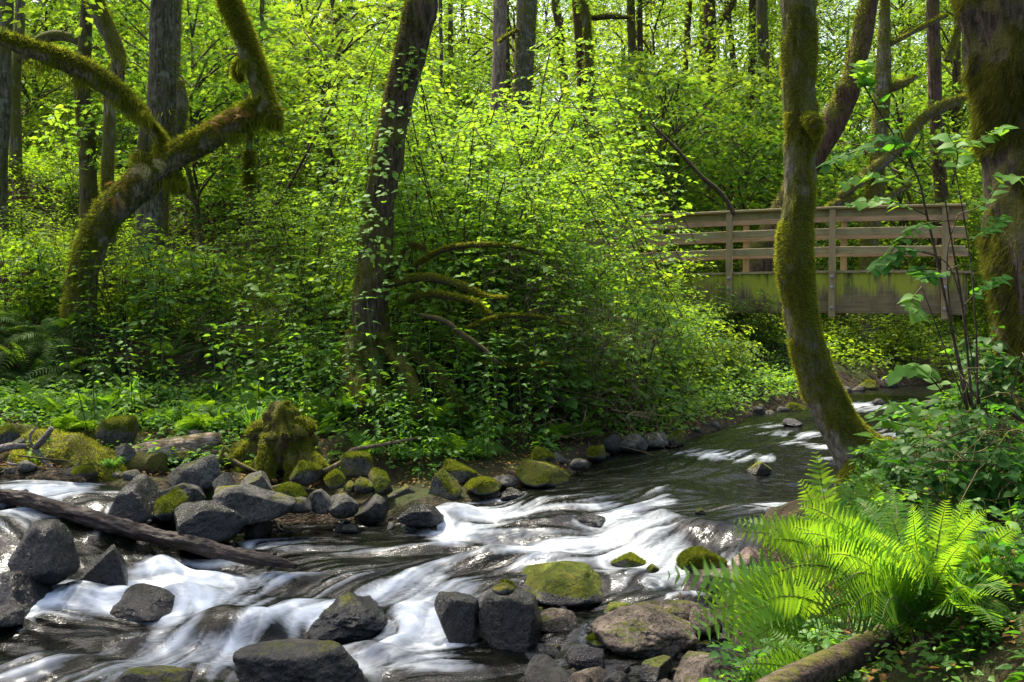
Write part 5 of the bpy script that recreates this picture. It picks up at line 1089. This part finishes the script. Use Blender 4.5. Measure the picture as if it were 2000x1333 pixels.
# the slender-stemmed shrub with big leaves before the massive trunk
def leaf_spray(t,pl_,d,rad,nleaf,size,mt,seed,tpl=HI,stem='twig',droop=.25,name='spray'):
    r=np.random.default_rng(seed); C=np.array([P(u,v,dd) for u,v,dd in pl_])-np.array(t.location); n=24; mb=MB(); CC=catmull(C,n)
    mb.add(*tube(CC,np.linspace(rad,rad*.4,n),5,n)[:2],m=1)
    if nleaf:
        pos=[];dr=[];nm=[];sz=[]
        for i in range(nleaf):
            tt=.25+.75*i/nleaf; p=np.array([np.interp(tt,np.linspace(0,1,n),CC[:,q]) for q in range(3)]); k=min(n-2,int(tt*(n-1))); T=nrm(CC[k+1]-CC[k])
            sd=nrm(np.cross(T,[0,0,1])); sg=1 if i%2 else -1
            pos.append(p+T*0); dr.append(T*.5+sd*sg*r.uniform(.5,1)+[r.normal(0,.2),r.normal(0,.2),r.uniform(-droop*1.6,droop*.6)]); nm.append([r.normal(0,.3),-.45+r.normal(0,.3),.8]); sz.append(size*r.uniform(.65,1.15))
        place(mb,tpl,pos,dr,nm,sz,0,1.25)
    return mb.build(name,[M[mt],M[stem]],t)
BS=thing('slender_shrub','dark slender-stemmed shrub with big round leaves in front of the massive trunk','shrub',P(1890,800,5.3))
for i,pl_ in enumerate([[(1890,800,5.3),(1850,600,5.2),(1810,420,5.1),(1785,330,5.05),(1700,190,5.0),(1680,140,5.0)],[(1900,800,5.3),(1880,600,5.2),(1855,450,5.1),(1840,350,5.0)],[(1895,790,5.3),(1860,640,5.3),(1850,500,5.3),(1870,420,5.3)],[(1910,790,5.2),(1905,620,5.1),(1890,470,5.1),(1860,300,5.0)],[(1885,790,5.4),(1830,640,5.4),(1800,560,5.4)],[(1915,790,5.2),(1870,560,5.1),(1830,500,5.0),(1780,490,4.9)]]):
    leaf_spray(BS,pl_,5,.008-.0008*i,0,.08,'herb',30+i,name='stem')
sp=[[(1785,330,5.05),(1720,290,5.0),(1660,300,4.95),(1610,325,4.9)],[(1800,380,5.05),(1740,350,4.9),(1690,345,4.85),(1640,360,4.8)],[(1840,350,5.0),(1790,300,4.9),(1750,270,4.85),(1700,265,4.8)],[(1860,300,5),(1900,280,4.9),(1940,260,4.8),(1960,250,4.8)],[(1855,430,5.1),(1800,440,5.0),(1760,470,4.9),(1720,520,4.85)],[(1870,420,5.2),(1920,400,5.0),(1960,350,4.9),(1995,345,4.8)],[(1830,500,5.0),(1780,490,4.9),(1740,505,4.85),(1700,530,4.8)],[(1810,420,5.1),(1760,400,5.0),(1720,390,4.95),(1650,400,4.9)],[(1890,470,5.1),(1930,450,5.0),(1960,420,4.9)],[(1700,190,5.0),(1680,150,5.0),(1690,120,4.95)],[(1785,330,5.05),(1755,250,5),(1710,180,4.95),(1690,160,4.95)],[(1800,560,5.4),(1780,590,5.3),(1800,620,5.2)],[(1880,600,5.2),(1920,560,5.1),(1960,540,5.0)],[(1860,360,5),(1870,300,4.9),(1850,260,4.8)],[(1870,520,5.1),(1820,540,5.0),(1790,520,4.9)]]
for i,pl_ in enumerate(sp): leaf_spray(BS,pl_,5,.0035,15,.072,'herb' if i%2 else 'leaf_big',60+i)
VS=thing('bright_sapling','bright palmate-leaved sapling right of the curved trunk, above the creek edge','sapling',P(1860,1000,6.6))
for i,pl_ in enumerate([[(1860,1000,6.6),(1830,880,6.5),(1790,800,6.4),(1730,790,6.3)],[(1860,1000,6.6),(1800,900,6.5),(1750,880,6.3),(1700,850,6.2)],[(1860,1000,6.6),(1850,860,6.6),(1840,760,6.5),(1800,720,6.4)],[(1870,1000,6.6),(1880,850,6.6),(1890,760,6.5)],[(1850,1000,6.5),(1790,960,6.3),(1740,930,6.2),(1700,925,6.1)],[(1860,900,6.6),(1820,840,6.5),(1760,830,6.4),(1700,810,6.3)],[(1845,770,6.5),(1810,730,6.4),(1790,715,6.3),(1740,735,6.3)]]):
    leaf_spray(VS,pl_,6,.005,16,.115,'fern' if i%2 else 'herb',90+i,tpl=HI)
# vine arcs and roots on the right slope handled below
# ---------------------------------------------------------------- footbridge
A2=np.array([XU(985,22.6),22.6]); B2=np.array([XU(1884,19.15),19.15]); LB=np.linalg.norm(B2-A2); ex=(B2-A2)/LB; ey=np.array([-ex[1],ex[0]])
org=np.array([A2[0],A2[1],0.0]); BRI=thing('footbridge','arched timber footbridge with plank rails crossing the creek behind the curved trunk','bridge',org,math.atan2(ex[1],ex[0]))
def s_of_u(u):
    best=min(np.linspace(0,LB,2000),key=lambda s:abs(U_(*(A2+ex*s))-u)); return best
def dz_(s): return 2.30-.0046*(s-6.0)**2
def plank(name,s0,s1,y0,y1,z0,z1,mt,drop=False,n=None,bev=.006,parent=BRI,lab=None):
    n=n or max(2,int((s1-s0)/.4)+1); S=np.linspace(s0,s1,n); rows=8 if drop else 1
    V=[];Fq=[]; Zt=np.linspace(z1,z0,rows+1)
    ring=[(y0,z) for z in Zt]+[(y1,z) for z in Zt[::-1]]
    ring=np.array(ring); m=len(ring)
    for s in S:
        b=dz_(s)
        for (y,z) in ring: V.append((s,y,b+z))
    Fq=[[i*m+j,i*m+(j+1)%m,(i+1)*m+(j+1)%m,(i+1)*m+j] for i in range(n-1) for j in range(m)]
    mb=mesh(name,np.array(V),[np.array(Fq),np.array([list(range(m))[::-1],[(n-1)*m+j for j in range(m)]])],M[mt],smooth=False,attrs={'drop':np.array([(z1-(v[2]-dz_(v[0]))) for v in V])})
    o=link(name,mb,parent)
    if lab: o['label']=lab
    if bev: q=o.modifiers.new('b','BEVEL'); q.width=bev; q.segments=1; q.limit_method='ANGLE'
    return o
# y: 0 at the near beam's outer face, grows away from the viewer
plank('beam',0,LB,0,.16,-.76,-.045,'beam',True,60,lab='near laminated beam streaked with green algae')
plank('beam',0,LB,1.10,1.26,-.76,-.045,'beam',True,60)
deck=MB()
bw=.14; s=0.0; rp=random.Random(4)
while s<LB-.02:
    z=dz_(s+bw/2); j=rp.uniform(-.004,.004); x0,x1=s+.004,s+bw-.004; y0,y1=-.03+rp.uniform(-.012,.012),1.29; t0,t1=z-.043+j,z+.0+j
    v=[(x0,y0,t0),(x1,y0,t0),(x1,y1,t0),(x0,y1,t0),(x0,y0,t1),(x1,y0,t1),(x1,y1,t1),(x0,y1,t1)]
    deck.add(v,[np.array([[0,3,2,1],[4,5,6,7],[0,1,5,4],[1,2,6,5],[2,3,7,6],[3,0,4,7]])]); s+=bw
deck.build('deck',M['rail'],BRI,smooth=False)
for side in (0,1):
    yo=-.10 if side==0 else 1.265   # posts outside the beams
    yr=(-.002-.038+.038,) 
    r0,r1=(.002,.042) if side==0 else (1.22,1.262)
    mr='rail' if side==0 else 'rail_red'
    plank('handrail',0,LB,(-.12 if side==0 else 1.20),( .06 if side==0 else 1.38),1.082,1.122,mr,lab='flat top board of the railing')
    plank('rail_board',0,LB,r0,r1,.945,1.078,mr); plank('rail_board',0,LB,r0,r1,.62,.75,mr); plank('rail_board',0,LB,r0,r1,.29,.42,mr)
    for u in (1055,1235,1425,1625,1845):
        s=s_of_u(u); 
        if side==1: s=min(LB-.2,s+.02)
        z=dz_(s); mb=MB(); h0,h1=-.84,1.08
        v=[(s-.055,yo,z+h0),(s+.055,yo,z+h0),(s+.055,yo+.098,z+h0),(s-.055,yo+.098,z+h0)]; v+=[(a,b,z+h1) for a,b,c in v]
        mb.add(v,[np.array([[0,3,2,1],[4,5,6,7],[0,1,5,4],[1,2,6,5],[2,3,7,6],[3,0,4,7]])])
        po=mb.build('post',M['post'],BRI,smooth=False); q=po.modifiers.new('b','BEVEL'); q.width=.008; q.segments=2
        if side==0:
            for hz in (-.11,-.30,-.66):
                m2=MB()
                V,f,_=tube([(s,yo-.006,z+hz),(s,yo-.012,z+hz),(s,yo-.018,z+hz)],[.034,.034,.030],12,3); m2.add(V,f)
                V,f,_=tube([(s,yo-.018,z+hz),(s,yo-.032,z+hz),(s,yo-.044,z+hz)],[.02,.02,.012],6,3); m2.add(V,f); m2.build('bolt',M['bolt'],po,smooth=False)
for y0 in (.25,.85): 
    s=s_of_u(1400); mb=MB(); zz=dz_(s)-.77
    v=[(s-.35,y0,zz-.9),(s-.2,y0,zz-.9),(s+.25,y0,zz),(s+.05,y0,zz)]; v+=[(a,y0+.14,c) for a,b,c in v]
    mb.add(v,[np.array([[0,1,2,3],[7,6,5,4],[0,4,5,1],[1,5,6,2],[2,6,7,3],[3,7,4,0]])]); mb.build('brace',M['post'],BRI,smooth=False)
# ---------------------------------------------------------------- logs, stump, driftwood
def log(name,pts,mt,label,cat='log',sides=18,lump=.12,ridge=.12,seed=0,res=.04,extra=(),moss=None,parts='branch_stub'):
    C=np.array([P(u,v,d) for u,v,d,w in pts]); R=[pxm(w,d)/2 for u,v,d,w in pts]; o0=C.mean(0); t=thing(name,label,cat,o0)
    ln=np.linalg.norm(np.diff(C,axis=0),axis=1).sum(); infos=[]
    # straight logs use an axis-aligned bark grain
    V,f,inf=tube(C-o0,R,sides,max(6,int(ln/res)),lump,ridge,seed,freq=4); mb=MB(); mb.add(V,f); mb.build('trunk' if cat=='log' else 'stem',M[mt],t); infos.append(inf)
    for k,(bp,nm_) in enumerate(extra):
        C2=np.array([P(u,v,d) for u,v,d,w in bp])-o0; R2=[pxm(w,d)/2 for u,v,d,w in bp]; l2=np.linalg.norm(np.diff(C2,axis=0),axis=1).sum()
        V,f,inf=tube(C2,R2,max(6,sides//2),max(5,int(l2/res)),lump,ridge,seed+k+1,freq=5); mb=MB(); mb.add(V,f); mb.build(nm_,M[mt],t); infos.append(inf)
    if moss: fuzz(infos,parent=t,seed=seed,**moss)
    return t
log('fallen_log',[(-60,957,9.9,26),(0,968,9.75,28),(60,978,9.65,27),(130,1000,9.45,31),(220,1025,9.25,34),(300,1047,9.05,29),(380,1064,8.9,31),(450,1083,8.75,26),(530,1095,8.55,22),(578,1107,8.45,11)],'wet_log','long dark wet log lying across the left rapid',seed=2,ridge=.40,lump=.22,sides=36,res=.02,
 extra=[([(290,1028,9.3,10),(292,1018,9.25,8)],'branch_stub'),([(455,1068,9.0,10),(452,1058,8.98,6)],'branch_stub'),([(535,1088,8.9,9),(537,1080,8.88,7)],'branch_stub'),([(50,972,9.9,14),(50,960,9.85,10)],'branch_stub')])
log('mossy_log',[(60,868,11.9,50),(110,880,11.6,80),(160,905,11.3,92),(205,935,11.0,78),(240,962,10.8,40)],'wood_rot','rotten mossy log slanting down to the water at the left',seed=4,lump=.25,ridge=.25,extra=[([(100,880,11.6,40),(150,930,11.2,34),(205,968,10.9,16)],'splinter'),([(30,900,11.5,40),(70,920,11.3,46),(110,945,11.1,26)],'splinter')],moss=dict(n=26000,length=.035,width=.009,mat_='moss_tuft',up=.6,grav=0,thr=.62))
log('bleached_log',[(250,905,11.6,30),(275,892,11.6,52),(320,884,11.6,54),(370,872,11.6,44),(405,862,11.6,34),(430,856,11.6,22)],'wood_dead','bleached barkless log with a narrow upturned tip on the left bar',seed=6,lump=.10,ridge=.10,extra=[([(355,880,11.5,20),(385,884,11.5,12),(425,882,11.5,8)],'splinter')])
hl=log('hollow_log',[(308,910,11.1,56),(285,912,11.2,58),(255,913,11.35,50),(228,905,11.5,40)],'wood_rot','short brown hollow log with a dark broken end, below the bleached log',seed=9,lump=.2,ridge=.25)
log('mossy_stump',[(545,915,11.35,58),(548,885,11.35,84),(552,860,11.4,98),(552,842,11.4,92),(550,826,11.4,62),(546,808,11.4,54),(541,794,11.4,38),(538,784,11.4,14)],'wood_moss','tall ragged mossy stump standing on root legs on the left bar',cat='stump',seed=13,lump=.62,ridge=.5,sides=44,res=.02,
 extra=[([(530,860,11.3,44),(522,890,11.2,46),(520,915,11.12,40),(518,948,11.05,26)],'root'),([(566,870,11.25,30),(568,905,11.15,26),(562,942,11.05,16)],'root'),([(580,855,11.3,40),(594,890,11.2,36),(598,932,11.1,22)],'root'),([(570,838,11.35,40),(594,834,11.35,38),(606,846,11.3,20)],'root'),([(588,885,11.3,26),(615,908,11.1,30),(640,936,11.0,20)],'root'),([(535,842,11.4,44),(508,846,11.4,44),(492,858,11.4,30)],'root'),([(456,908,11.3,30),(484,888,11.4,44),(520,872,11.4,30)],'root'),([(470,930,11.2,26),(500,915,11.25,34),(530,905,11.3,26)],'root'),([(528,835,11.4,20),(520,818,11.38,14),(518,806,11.36,4)],'splinter'),([(568,832,11.4,20),(575,814,11.38,14),(574,802,11.36,4)],'splinter'),([(552,806,11.4,16),(560,792,11.38,9),(561,785,11.36,3)],'splinter')],
 moss=dict(n=60000,length=.032,width=.008,mat_='moss_tuft',up=.3,grav=.3,thr=.55))
def stick(name,pts,mt,label,cat='stick',seed=0,extra=()):
    return log(name,pts,mt,label,cat,8,.12,.05,seed,.05,extra)
stick('bent_stick',[(495,962,10.8,7),(560,946,10.85,8),(620,925,10.9,8),(664,905,11.0,10),(680,888,11.05,8),(692,878,11.1,8),(745,869,11.3,7),(818,855,11.5,6)],'twig_pale','long thin bent stick with a knot, lying across the left bar',seed=3)
stick('dark_stick',[(440,888,11.4,9),(465,905,11.2,8),(500,922,11.1,7),(540,944,11.0,6)],'twig','short dark stick beside the left foot of the stump',seed=4)
stick('driftwood_branch',[(-20,885,11.3,18),(20,872,11.2,14),(52,872,11.2,10)],'wood_drift','pale driftwood branch at the left border',seed=5)
stick('driftwood_fork',[(128,960,10.9,5),(100,915,11.1,10),(70,880,11.2,13),(85,860,11.2,12),(102,835,11.2,9)],'wood_drift','forked grey driftwood piece standing on the mossy log',seed=6,extra=[([(66,876,11.15,9),(90,850,11.1,8),(98,838,11.1,4)],'fork'),([(62,872,11.1,6),(58,850,11.1,5),(72,835,11.1,4)],'fork')])
stick('driftwood_twig',[(15,905,11.1,5),(60,915,11.05,5),(105,935,11.0,4)],'wood_drift','thin pale driftwood twig under the fork',seed=7)
stick('dark_twig',[(35,890,11.1,4),(100,898,11.0,4),(133,902,11.0,6),(136,925,10.95,7)],'twig','thin dark twig with a hooked end across the driftwood',seed=8)
stick('rusty_branch',[(55,963,10.5,5),(95,957,10.5,8),(120,953,10.5,8)],'bark_brown','short orange-brown branch in the water under the mossy log',seed=9)
log('fallen_log',[(1480,1370,3.05,70),(1560,1325,3.2,64),(1640,1290,3.35,58),(1700,1262,3.5,54),(1760,1225,3.7,50)],'log_brown','brown mossy log running up under the largest fern at the bottom',seed=21,res=.02,lump=.10,ridge=.08)
def strands(t,spots,n,ln,mt,seed):
    r=np.random.default_rng(seed); o=np.array(t.location); V=[];Fq=[]
    for (u,v,d,ru) in spots:
        for q in range(n):
            p=P(u+r.normal(0,ru),v+r.normal(0,ru*.35),d-r.uniform(0,.12))-o; l=ln*r.uniform(.25,1.1); w=.006; s=np.array([math.cos(q),math.sin(q)*.6,0])*w; b=len(V)
            k=p+[r.normal(0,.015),r.normal(0,.015),-l*.55]; e=k+[r.normal(0,.02),r.normal(0,.02),-l*.45]
            V+=[p-s,p+s,k+s*.8,k-s*.8,e]; Fq.append(([b,b+1,b+2,b+3],[b+3,b+2,b+4]))
    link('hanging_moss',mesh('hanging_moss',np.array(V),[np.array([f[0] for f in Fq]),np.array([f[1] for f in Fq])],M[mt]),t)
strands(T1,[(515,225,15.05,12),(530,232,15.0,8),(495,228,15.05,10),(460,262,15.1,10),(275,222,15.2,14),(240,190,15.2,16),(290,310,15.3,14),(335,355,15.3,12),(160,150,15.1,20),(90,120,15.0,20),(170,480,15.4,10),(150,560,15.4,8),(480,120,15.05,6)],150,.22,'moss_tuft',1)
# leafy climber on the dark trunk
rc=np.random.default_rng(66); LC=MB(); pos=[];dr=[];nm=[];sz=[]
for (u,v,du) in [(800,110,26),(790,160,30),(775,215,40),(765,250,46),(752,290,44),(750,330,40),(735,400,36),(735,440,36),(800,140,30),(770,360,40),(720,480,36),(760,510,30),(745,560,36)]:
    for q in range(16):
        a=P(u+rc.normal(0,du*.55),v+rc.normal(0,14),12.45+rc.uniform(-.1,.25)); pos.append(a); dr.append([rc.normal(0,1),rc.normal(0,.5)-.4,rc.uniform(-.7,.1)]); nm.append([rc.normal(0,.4),-.5,.8]); sz.append(rc.uniform(.05,.10))
place(LC,MID,pos,dr,nm,sz,0,1.15)
LC.add(*tube([P(742,600,12.72),P(735,470,12.62),P(762,330,12.55),P(775,220,12.5),P(805,90,12.4)],[.014,.012,.010,.008,.005],6,40)[:2],m=1); cl=LC.build('climbing_plant',[M['leaf_mid'],M['twig']]); tag(cl,'leafy climber growing up the dark leaning trunk','climber')
# arching mossy limbs by the dark trunk
for i,(pts,lab) in enumerate([([(755,560,13,12),(790,548,12.9,16),(840,543,12.8,16),(905,560,12.7,14),(950,580,12.6,9),(990,582,12.5,5)],'upper mossy limb arching right from the dark trunk'),([(800,530,13.1,9),(835,503,13,10),(880,485,12.9,11),(940,479,12.9,10),(1010,484,12.9,7),(1060,500,12.9,4)],'highest thin mossy limb arching above the twig tangle'),
 ([(795,590,12.8,9),(830,574,12.7,14),(880,580,12.6,13),(930,592,12.5,12),(955,615,12.4,7)],'short mossy limb just below the upper one'),([(905,648,12.6,8),(940,632,12.6,10),(990,618,12.6,8),(1060,622,12.6,6),(1130,640,12.6,4)],'mossy limb arching low over the drooping fern'),([(820,615,12.5,8),(865,626,12.4,10),(900,650,12.3,10),(945,682,12.2,9),(975,712,12.1,7)],'brown limb slanting down right over the drooping fern'),
 ([(1270,240,16,4),(1320,290,16,7),(1370,345,16,8),(1410,380,16.1,9),(1435,420,16.1,9)],'dark bare branch above the bridge rail'),([(500,470,18,5),(520,420,17.8,8),(560,370,17.6,6),(650,205,17.4,4)],'thin leaning branch right of the leaning maple'),([(940,712,12.7,7),(1000,716,12.7,8),(1080,712,12.7,7)],'mossy log piece under the dry twig tangle')]):
    log('mossy_limb' if i not in (5,6) else 'bare_branch',pts,'wood_moss' if i not in (4,5,6) else 'twig',lab,'branch',8,.2,0,50+i,.05,moss=dict(n=5000,length=.03,width=.009,mat_='moss_tuft',up=.4,grav=.2,thr=.42) if i not in (4,5,6) else None)
# dry twig tangles
def tangle(label,box,n,ln,mt,seed,rad=.004):
    r=np.random.default_rng(seed); (u0,u1,v0,v1,d0,d1)=box; mb=MB(); o0=P((u0+u1)/2,(v0+v1)/2,(d0+d1)/2)
    for i in range(n):
        a=P(r.uniform(u0,u1),r.uniform(v0,v1),r.uniform(d0,d1)); th=r.uniform(0,6.28); d=np.array([math.cos(th),.3*r.normal(),math.sin(th)*.6]); l=ln*r.uniform(.3,1)
        b=a+d*l*.5+r.normal(0,.12,3)*l; c=a+d*l+r.normal(0,.2,3)*l-[0,0,.15*l]
        mb.add(*tube(np.array([a,b,c])-o0,[rad*r.uniform(.7,1.6),rad,rad*.4],3,7,cap=False)[:2])
        for q in range(2): mb.add(*tube(np.array([b,b+(c-b)*.5+r.normal(0,.15,3)*l,b+r.normal(0,.35,3)*l])-o0,[rad*.7,rad*.5,rad*.3],3,4,cap=False)[:2])
    o=mb.build('dry_brushwood',M[mt],None); o.location=[float(c) for c in o0]; tag(o,label,'brushwood'); return o
tangle('pale dry brushwood in the middle of the twig tangle',(1000,1130,520,620,12.9,13.6),30,1.0,'twig_pale',1)
tangle('grey brushwood hanging below the big bush toward the creek',(1060,1270,600,740,13.0,14.2),55,1.1,'twig_pale',2)
tangle('dark brushwood under the big bush beside the roots',(940,1160,620,800,12.6,13.4),50,.9,'twig',3)
tangle('dry twigs strewn on the shore above the pool stones',(1040,1290,780,880,12.3,13.6),45,.7,'twig_pale',4)
tangle('dry twigs on the bank face between the maple and the dark trunk',(430,680,600,760,13.6,14.6),70,.8,'twig_pale',5,.003)
tangle('bare thin twigs on the slope right of the leaning maple',(380,620,470,600,15.4,17.5),60,1.0,'twig_pale',6,.004)
tangle('dark roots and twigs hanging from the bank face at far left',(0,330,650,780,14.7,15.1),90,.7,'twig',7,.005)
tangle('thin twigs on the dark slope beside the largest fern',(1900,2040,760,1120,3.9,5.6),50,.35,'twig',8,.003)
# ---------------------------------------------------------------- ground cover: nobody could count it
def cover(name,label,n,box,leaf,hmax,mt,seed,tpl=LOW,clump=7,spread=.10,side=1,mn=.3,flat=.8,thr=.0):
    r=np.random.default_rng(seed); u0,u1,d0,d1=box; m=int(n/clump*2.0)
    d=d0+(d1-d0)*r.uniform(0,1,m)**.9; u=r.uniform(u0,u1,m); x=(u-1000)/F*d
    k=(sdist(x,d)>mn)&(fbm(np.stack([x*.9,d*.9,0*x],-1),3,seed)>thr); x=x[k][:n//clump]; d=d[k][:n//clump]; z=tz(x,d)
    m=len(x); rr=np.repeat(np.arange(m),clump); q=len(rr); h=r.uniform(.02,hmax,m)[rr]*r.uniform(.5,1,q); a=r.uniform(0,6.28,q); rho=spread*np.sqrt(r.uniform(0,1,q))
    pos=np.stack([x[rr]+np.cos(a)*rho,d[rr]+np.sin(a)*rho,z[rr]+h],-1)
    mb=MB(); place(mb,tpl,pos,np.stack([np.cos(a),np.sin(a),r.uniform(-.5,.2,q)],-1),np.stack([r.normal(0,.4,q),r.normal(0,.4,q),np.full(q,flat)],-1),leaf*r.uniform(.5,1.2,q))
    o=mb.build(name,M[mt]); tag(o,label,None,None,'stuff'); return o
cover('ground_cover','green leaves carpeting the left bar below the bank',15000,(-400,1420,11.2,14.4),.070,.30,'herb',1,mn=.45,thr=.42,tpl=MID)
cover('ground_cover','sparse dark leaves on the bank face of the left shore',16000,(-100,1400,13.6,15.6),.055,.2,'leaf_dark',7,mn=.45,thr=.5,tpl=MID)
cover('undergrowth','dense low leaves covering the left slope',200000,(-500,1400,15.8,33),.085,.6,'leaf',2,clump=9,spread=.25,mn=.5,thr=.30)
cover('undergrowth','low leaves covering the far banks beyond the bridge',80000,(1300,2500,22.5,45),.12,.8,'leaf',3,clump=9,spread=.35,mn=.15)
cover('hillside_foliage','leaf mass covering the far hillside',200000,(-500,2500,38,118),.32,3.6,'leaf_tree',6,clump=12,spread=1.1,mn=.5)
cover('ground_cover','small dark leaves carpeting the right bank',46000,(1420,3300,2.2,14),.035,.12,'herb',4,clump=6,spread=.06,mn=.3,thr=.35)
cover('undergrowth','low leaves on the creek bank under the footbridge',26000,(1120,1600,13.4,24.5),.075,.45,'leaf_mid',9,clump=8,spread=.2,mn=.12)
cover('leaf_litter','brown dead leaves and scraps lying on the left bar and bank',9000,(-100,1400,10.8,15.8),.05,.03,'fern_dead',12,clump=3,spread=.15,mn=.1,flat=2.5)
cover('leaf_litter','brown dead leaves lying on the right bank',5000,(1420,2200,2.4,10),.035,.02,'fern_dead',13,clump=3,spread=.1,mn=.2,flat=2.5)
# grass tufts and leaf litter
def grass_tuft(loc,label,n,h,seed):
    r=np.random.default_rng(seed); mb=MB(); a=r.uniform(0,6.28,n); p=np.stack([np.cos(a)*.05,np.sin(a)*.05,0*a],-1); hh=h*r.uniform(.5,1.1,n)
    o=np.stack([np.cos(a),np.sin(a),0*a],-1); V=[];w=.006; sd=np.stack([-np.sin(a),np.cos(a),0*a],-1)
    pts=[p,p+o*.12*hh[:,None]+np.array([0,0,1])*hh[:,None]*.6,p+o*.4*hh[:,None]+np.array([0,0,1])*hh[:,None]*.95,p+o*.8*hh[:,None]+np.array([0,0,1])*hh[:,None]*.75]
    ws=[w,w,w*.7,.0005]
    V=np.stack([q for pt,ww in zip(pts,ws) for q in (pt-sd*ww,pt+sd*ww)],1).reshape(-1,3); b=(np.arange(n)*8)[:,None]
    mb.add(V,[np.concatenate([b+np.array([[2*i,2*i+1,2*i+3,2*i+2]]) for i in range(3)])])
    g=mb.build('grass_tuft',M['grass'],None); g.location=[float(c) for c in loc]; tag(g,label,'grass'); return g
for i,(u,d,h,n,lab) in enumerate([(495,12.2,.38,40,'tall grass tuft left of the mossy stump'),(212,10.95,.16,160,'low grass tuft on the lower end of the rotten mossy log'),(252,14.2,.38,40,'grass tuft under the maple bank'),(215,11.1,.14,120,'second low grass tuft on the rotten mossy log'),(345,12.8,.3,40,'grass tuft behind the bleached log')]):
    x=XU(u,d); z=gz(x,d) if i not in (1,3) else P(u,925,d)[2]; grass_tuft((x,d,z),lab,n,h,i)
EXPO=1.72; HAZE=0
# ---------------------------------------------------------------- camera, sun and sky
cam=bpy.data.cameras.new('camera'); co=link('camera',cam); co.location=(0,0,H); co.rotation_euler=(math.pi/2-PIT,0,0)
cam.sensor_width=36; cam.lens=F/2000*36; cam.clip_end=600; cam.clip_start=.05; sc.camera=co
w=bpy.data.worlds.new('World'); sc.world=w; w.use_nodes=True; nt=w.node_tree
SE,SA=math.radians(60),math.radians(-35)   # sun stands behind the wood, a little to the left
sky=nt.nodes.new('ShaderNodeTexSky'); sky.sky_type='NISHITA'; sky.sun_disc=False; sky.sun_elevation=SE; sky.sun_rotation=SA
sky.air_density=.75; sky.dust_density=5; sky.ozone_density=.3
nt.links.new(sky.outputs[0],nt.nodes['Background'].inputs[0]); nt.nodes['Background'].inputs[1].default_value=.15
sl=bpy.data.lights.new('sun','SUN'); sl.energy=2.8; sl.angle=math.radians(.53); sl.color=(1,.93,.80)
so=link('sun',sl); dr=Vector((math.sin(SA)*math.cos(SE),math.cos(SA)*math.cos(SE),math.sin(SE)))
so.rotation_euler=dr.to_track_quat('Z','Y').to_euler(); so.location=(0,0,30)
sc.view_settings.view_transform='Standard'; sc.view_settings.look='None'; sc.view_settings.gamma=1.0; sc.view_settings.use_white_balance=True; sc.view_settings.white_balance_temperature=6650; sc.view_settings.white_balance_tint=10; sc.view_settings.exposure=EXPO
sc.render.engine='CYCLES'; cy=sc.cycles; cy.use_denoising=True; cy.max_bounces=7; cy.diffuse_bounces=4; cy.glossy_bounces=2; cy.transparent_max_bounces=8; cy.transmission_bounces=4
cy.use_adaptive_sampling=True; cy.adaptive_threshold=.01; cy.sample_clamp_indirect=4; cy.sample_clamp_direct=12; cy.caustics_reflective=False; cy.caustics_refractive=False
try: cy.denoiser='OPENIMAGEDENOISE'; cy.denoising_input_passes='RGB_ALBEDO_NORMAL'; cy.denoising_prefilter='NONE'
except Exception: pass

def haze():
    x0,x1,y0,y1,z0,z1=-140,140,-12,150,-1.8,60
    V=[(x,y,z) for z in (z0,z1) for y in (y0,y1) for x in (x0,x1)]
    Fq=[[0,2,3,1],[4,5,7,6],[0,1,5,4],[2,6,7,3],[0,4,6,2],[1,3,7,5]]
    m,nt=mat('air'); v=nt.nodes.new('ShaderNodeVolumePrincipled'); v.inputs['Color'].default_value=(.85,.92,.85,1); v.inputs['Density'].default_value=HAZE
    o=nt.nodes.new('ShaderNodeOutputMaterial'); nt.links.new(v.outputs[0],o.inputs['Volume'])
    h=link('haze',mesh('haze',V,[np.array(Fq)],m,smooth=False)); tag(h,'thin pale air softening the far trees',None,None,'stuff')
if HAZE: haze()
